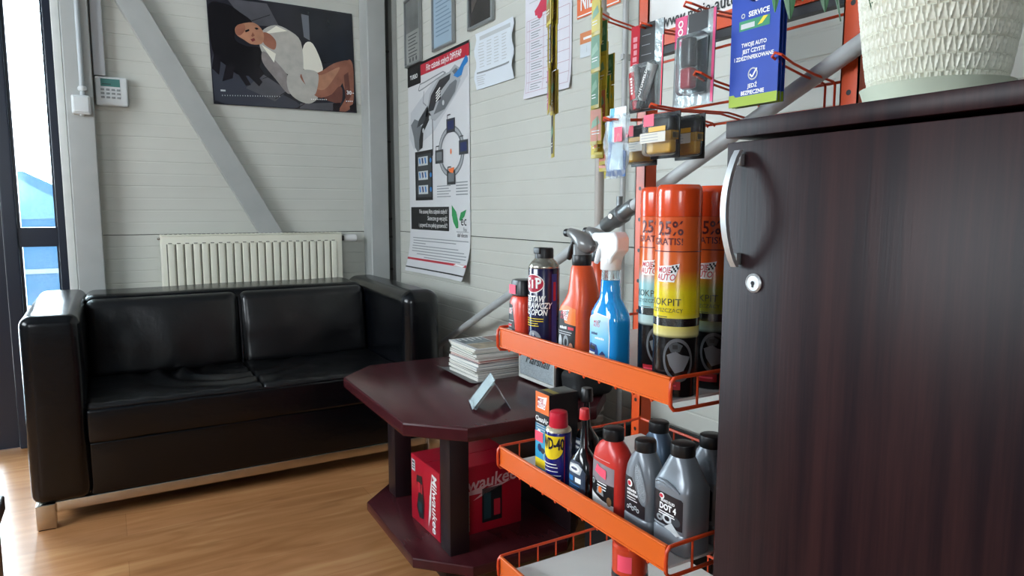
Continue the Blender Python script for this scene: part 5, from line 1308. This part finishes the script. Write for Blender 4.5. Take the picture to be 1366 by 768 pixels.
# blue door hanger cards
def door_hanger(label, x):
    t = thing('door_hanger', label, 'door hanger', (x,.800,1.438), 0, 'blue door hangers on the rack')
    w_, h_ = .098, .214; fr = plane((0,0,0),(0,-1,-.0),(0,0,1)); hm = mat('hanger_blue','2447ab',.3,var=.05,scale=20)
    m = MB(); n = 24; cy_, cr_ = -.032, .018; vs = []; fs = []
    out = [(-w_/2,0),(w_/2,0),(w_/2,-h_),(-w_/2,-h_)]
    ring_o = []; ring_i = []
    for k in range(n):
        a = 2*PI*k/n; d = Vector((math.cos(a),math.sin(a)))
        s_ = min((w_/2)/max(1e-6,abs(d.x)), ((0-cy_) if d.y > 0 else (h_+cy_))/max(1e-6,abs(d.y)))
        ring_o.append((d.x*s_, cy_+d.y*s_)); ring_i.append((d.x*cr_, cy_+d.y*cr_))
    # snap the nearest outline samples to the four corners
    for c in out:
        k = min(range(n), key=lambda q: (ring_o[q][0]-c[0])**2+(ring_o[q][1]-c[1])**2); ring_o[k] = c
    for o in (0,-.0009): vs += [fr(u,v,o) for u,v in ring_o]+[fr(u,v,o) for u,v in ring_i]
    for k in range(n):
        j = (k+1)%n
        fs += [(k,j,n+j,n+k),(2*n+k,3*n+k,3*n+j,2*n+j),(k,2*n+k,2*n+j,j),(n+k,n+j,3*n+j,3*n+k)]
    m.add(vs, fs, hm); m.build('card', t, smooth=False)
    m = MB(); m.quad(fr,-w_/2,-h_,w_/2,-h_+.016,mat('hanger_lime','9db61f',.4),.0005); m.poly(fr,[(-w_/2,-h_),(-w_/2+.03,-h_),(-w_/2+.01,-h_+.02),(-w_/2,-h_+.02)],mat('hanger_lime'),.0006)
    m.text(fr,'SERVICE',.008,-.068,.0115,WHITE,.0008,bold=.03); m.ell(fr,-.024,-.068,.004,.004,LGREY,.0008,16,inner=.6)
    m.quad(fr,-.032,-.092,.030,-.076,mat('hanger_green','2f8f62',.35),.0005); m.quad(fr,-.028,-.089,.0,-.081,LGREY,.0008); m.poly(fr,[(.006,-.088),(.018,-.076),(.026,-.077),(.015,-.087)],YEL,.0008)
    for s_,v in (('TWOJE AUTO',-.116),('JEST CZYSTE',-.1265),('I ZDEZYNFEKOWANE',-.137)): m.text(fr,s_,0,v,.0090,WHITE,.0008,bold=.025,xs=.9)
    m.ell(fr,0,-.164,.010,.010,LGREY,.0008,24,inner=.78); m.line(fr,[(-.006,-.164),(-.001,-.169),(.008,-.156)],.0026,WHITE,.001)
    m.text(fr,'JEDŹ',0,-.183,.0090,WHITE,.0008,bold=.025); m.text(fr,'BEZPIECZNIE',0,-.1935,.0090,WHITE,.0008,bold=.03,xs=.9)
    m.build('card_print', t, smooth=False); return t
for i,(x,l_) in enumerate(((.930,'blue door hanger card with white text, frontmost on the hook'),(.938,'blue door hanger card directly behind the front one'),(.946,'rear blue door hanger card of the three on the hook'))): door_hanger(l_, x)
# yellow and black packs
def bulb_pack(label, loc):
    t = thing('accessory_pack', label, 'blister pack', loc, 0, 'yellow and black accessory packs on the rack hook')
    YB = mat('pack_yellow','d9a21c',.4); 
    m = MB(); m.rbox(.012,.0145,-.036,.036,-.078,.0,.001,CAPB,1); m.build('backing_card', t)
    m = MB(); m.rbox(-.004,.0118,-.030,.030,-.070,-.044,.004,YB,2); m.rbox(-.004,.0118,-.030,.030,-.036,-.008,.006,CAPB,2); m.build('contents', t)
    m = MB(); m.rbox(-.006,.0118,-.034,.034,-.048,-.033,.0008,YB,1); f_ = faceF(0,-.0345,0); m.quad(f_,-.003,-.046,.010,-.036,mat('print_barcode_grey','9b8a5c',.5),.0004)
    for k in range(6): m.quad(f_,-.002+k*.002,-.045,-.001+k*.002,-.037,BLACK,.0006)
    m.build('label_band', t, smooth=False)
    f_ = faceL(-.0145,0,0); m = MB(); m.rbox(-.014,.0135,-.035,.035,-.074,-.003,.009,BLST,3); m.build('clear_blister', t)
    m = MB(); m.quad(f_,-.034,-.052,.030,-.035,mat('pack_pale_label','cfc8b8',.4),.0004); m.quad(f_,-.012,-.034,.030,-.026,YB,.0004); bars(m,f_,-.03,.02,-.038,3,.005,GREY,.001); m.build('label_print', t, smooth=False)
    MB().quad(f_,-.024,-.024,.002,-.004,PINK,.0012).build('price_sticker', t, smooth=False); return t
for x,y,l_ in ((.832,.912,'clear yellow and black pack with pink sticker, front of the hook'),(.890,.912,'yellow and black pack just behind the front pack'),(.872,1.012,'yellow and black pack behind the clear plastic bag')): bulb_pack(l_, (x,y,1.2185 if y < 1 else 1.212))
t = thing('plastic_bag', 'small clear bag with blue and white insert and pink sticker', 'bag', (.812,1.004,1.236))
m = MB(); vs = []; fs = []
for o in (0,1):
    for j in range(9):
        for i in range(7):
            u = -.036+.072*i/6; v = -.012-.115*j/8; ww = (1-.35*abs(j/8-.35)); bl = (.006 if 0 < i < 6 and 0 < j < 8 else .0005)*(1 if o == 0 else -1)
            vs.append((-bl-.004*math.sin(5*j+3*i), -u*ww, v))
for o in (0,1):
    for j in range(8):
        for i in range(6):
            q = [o*63+j*7+i, o*63+j*7+i+1, o*63+(j+1)*7+i+1, o*63+(j+1)*7+i]; fs.append(q if o else q[::-1])
m.add(vs, fs, clear_mat('bag_film','f4f9fb',.15,.80)); m.build('film', t)
f_ = faceL(.0,0,0); m = MB()
m.prism([(-.026,-.06),(.024,-.06),(.026,-.0),(-.02,-.0)],-.0006,0,f_,WHITE); m.prism([(-.030,-.122),(.026,-.124),(.026,-.08),(-.022,-.055)],-.0008,-.0002,f_,mat('insert_blue','2c5f9c',.4)); m.poly(f_,[(-.026,-.06),(-.018,-.0),(-.006,-.0),(-.014,-.06)],mat('insert_cyan','3fa6c9',.4),.0004); m.poly(f_,[(-.02,-.11),(.02,-.112),(.018,-.065),(-.012,-.065)],mat('insert_pale','c6d7de',.4),.0004)
m.build('paper_insert', t, smooth=False)
MB().quad(f_,.002,-.062,.024,-.036,PINK,.0075).build('price_sticker', t, smooth=False)
# strips of sachets hung one below the other
def strip(label, loc, cols, n, w_, h_, grp, seed, rz=-12, dev=8):
    rnd = random.Random(seed)
    t = thing('sachet_strip', label, 'sachet strip', loc, math.radians(rz+rnd.uniform(-dev,dev)), grp)
    z = 0
    for k in range(n):
        c = cols[k%len(cols)]; m = MB(); tl = rnd.uniform(-.0015,.0015); wk = w_*rnd.uniform(.85,1.08)
        m.rbox(tl-.0012,tl+.0012,-wk/2,wk/2,z-h_,z-.0004,.001,mat('sachet_yellow','b8a63a',.35),1); s_ = m.build('sachet', t)
        s_.rotation_euler = (rnd.uniform(-.03,.03)*(k > 0),0,rnd.uniform(-.22,.22))
        f_ = faceL(tl-.0014,0,z-h_/2); m = MB(); m.quad(f_,-w_/2+.002,-h_/2+.008,w_/2-.002,h_/2-.002,c,.0003); bars(m,f_,-w_/2+.006,w_/2-.006,-h_/2+.03,2,.006,WHITE,.002); m.poly(f_,[(-w_/2+.004,-.004),(w_/2-.006,.006),(w_/2-.012,.022),(-w_/2+.008,.012)],mat('sachet_pale','7da98a',.4),.0006); m.build('sachet_print', s_, smooth=False)
        z -= h_
    return t
G1 = mat('sachet_green','4a8560',.35); G2 = mat('sachet_leaf_green','6aa84a',.35); O1 = mat('sachet_coral','c7714f',.35); Y1 = mat('sachet_lemon','cdbb3a',.35); P1_ = mat('sachet_magenta','b03a6a',.35); K1 = mat('sachet_black','2a2620',.35); GD = mat('sachet_gold','9c7f45',.3,.3)
names = ['frontmost','second','third','fourth','fifth','rearmost']
for i in range(6):
    strip(names[i]+' strip of yellow and green sachets on the hook beside the beige pipe', (.916+.0075*i,1.207+.002*(i%2),1.495-.022*i), [[Y1,G1,G1,O1],[Y1,G2,G1,O1],[G1,Y1,O1,Y1]][i%3], 4, .038, .076-.002*i, 'sachet strips by the beige pipe', i)
n2 = ['frontmost','second','third','rearmost']
for i in range(4):
    strip(n2[i]+' gold and pink sachet strip hanging before the price list', (.797+.0065*i,1.207,1.60), [[GD,GD,GD,P1_],[GD,GD,GD,GD],[K1,GD,GD,GD],[GD,GD,K1,GD]][i], [4,4,5,4][i], .036, .088-.004*(i==1), 'sachet strips before the price list', 20+i, -27, 6)
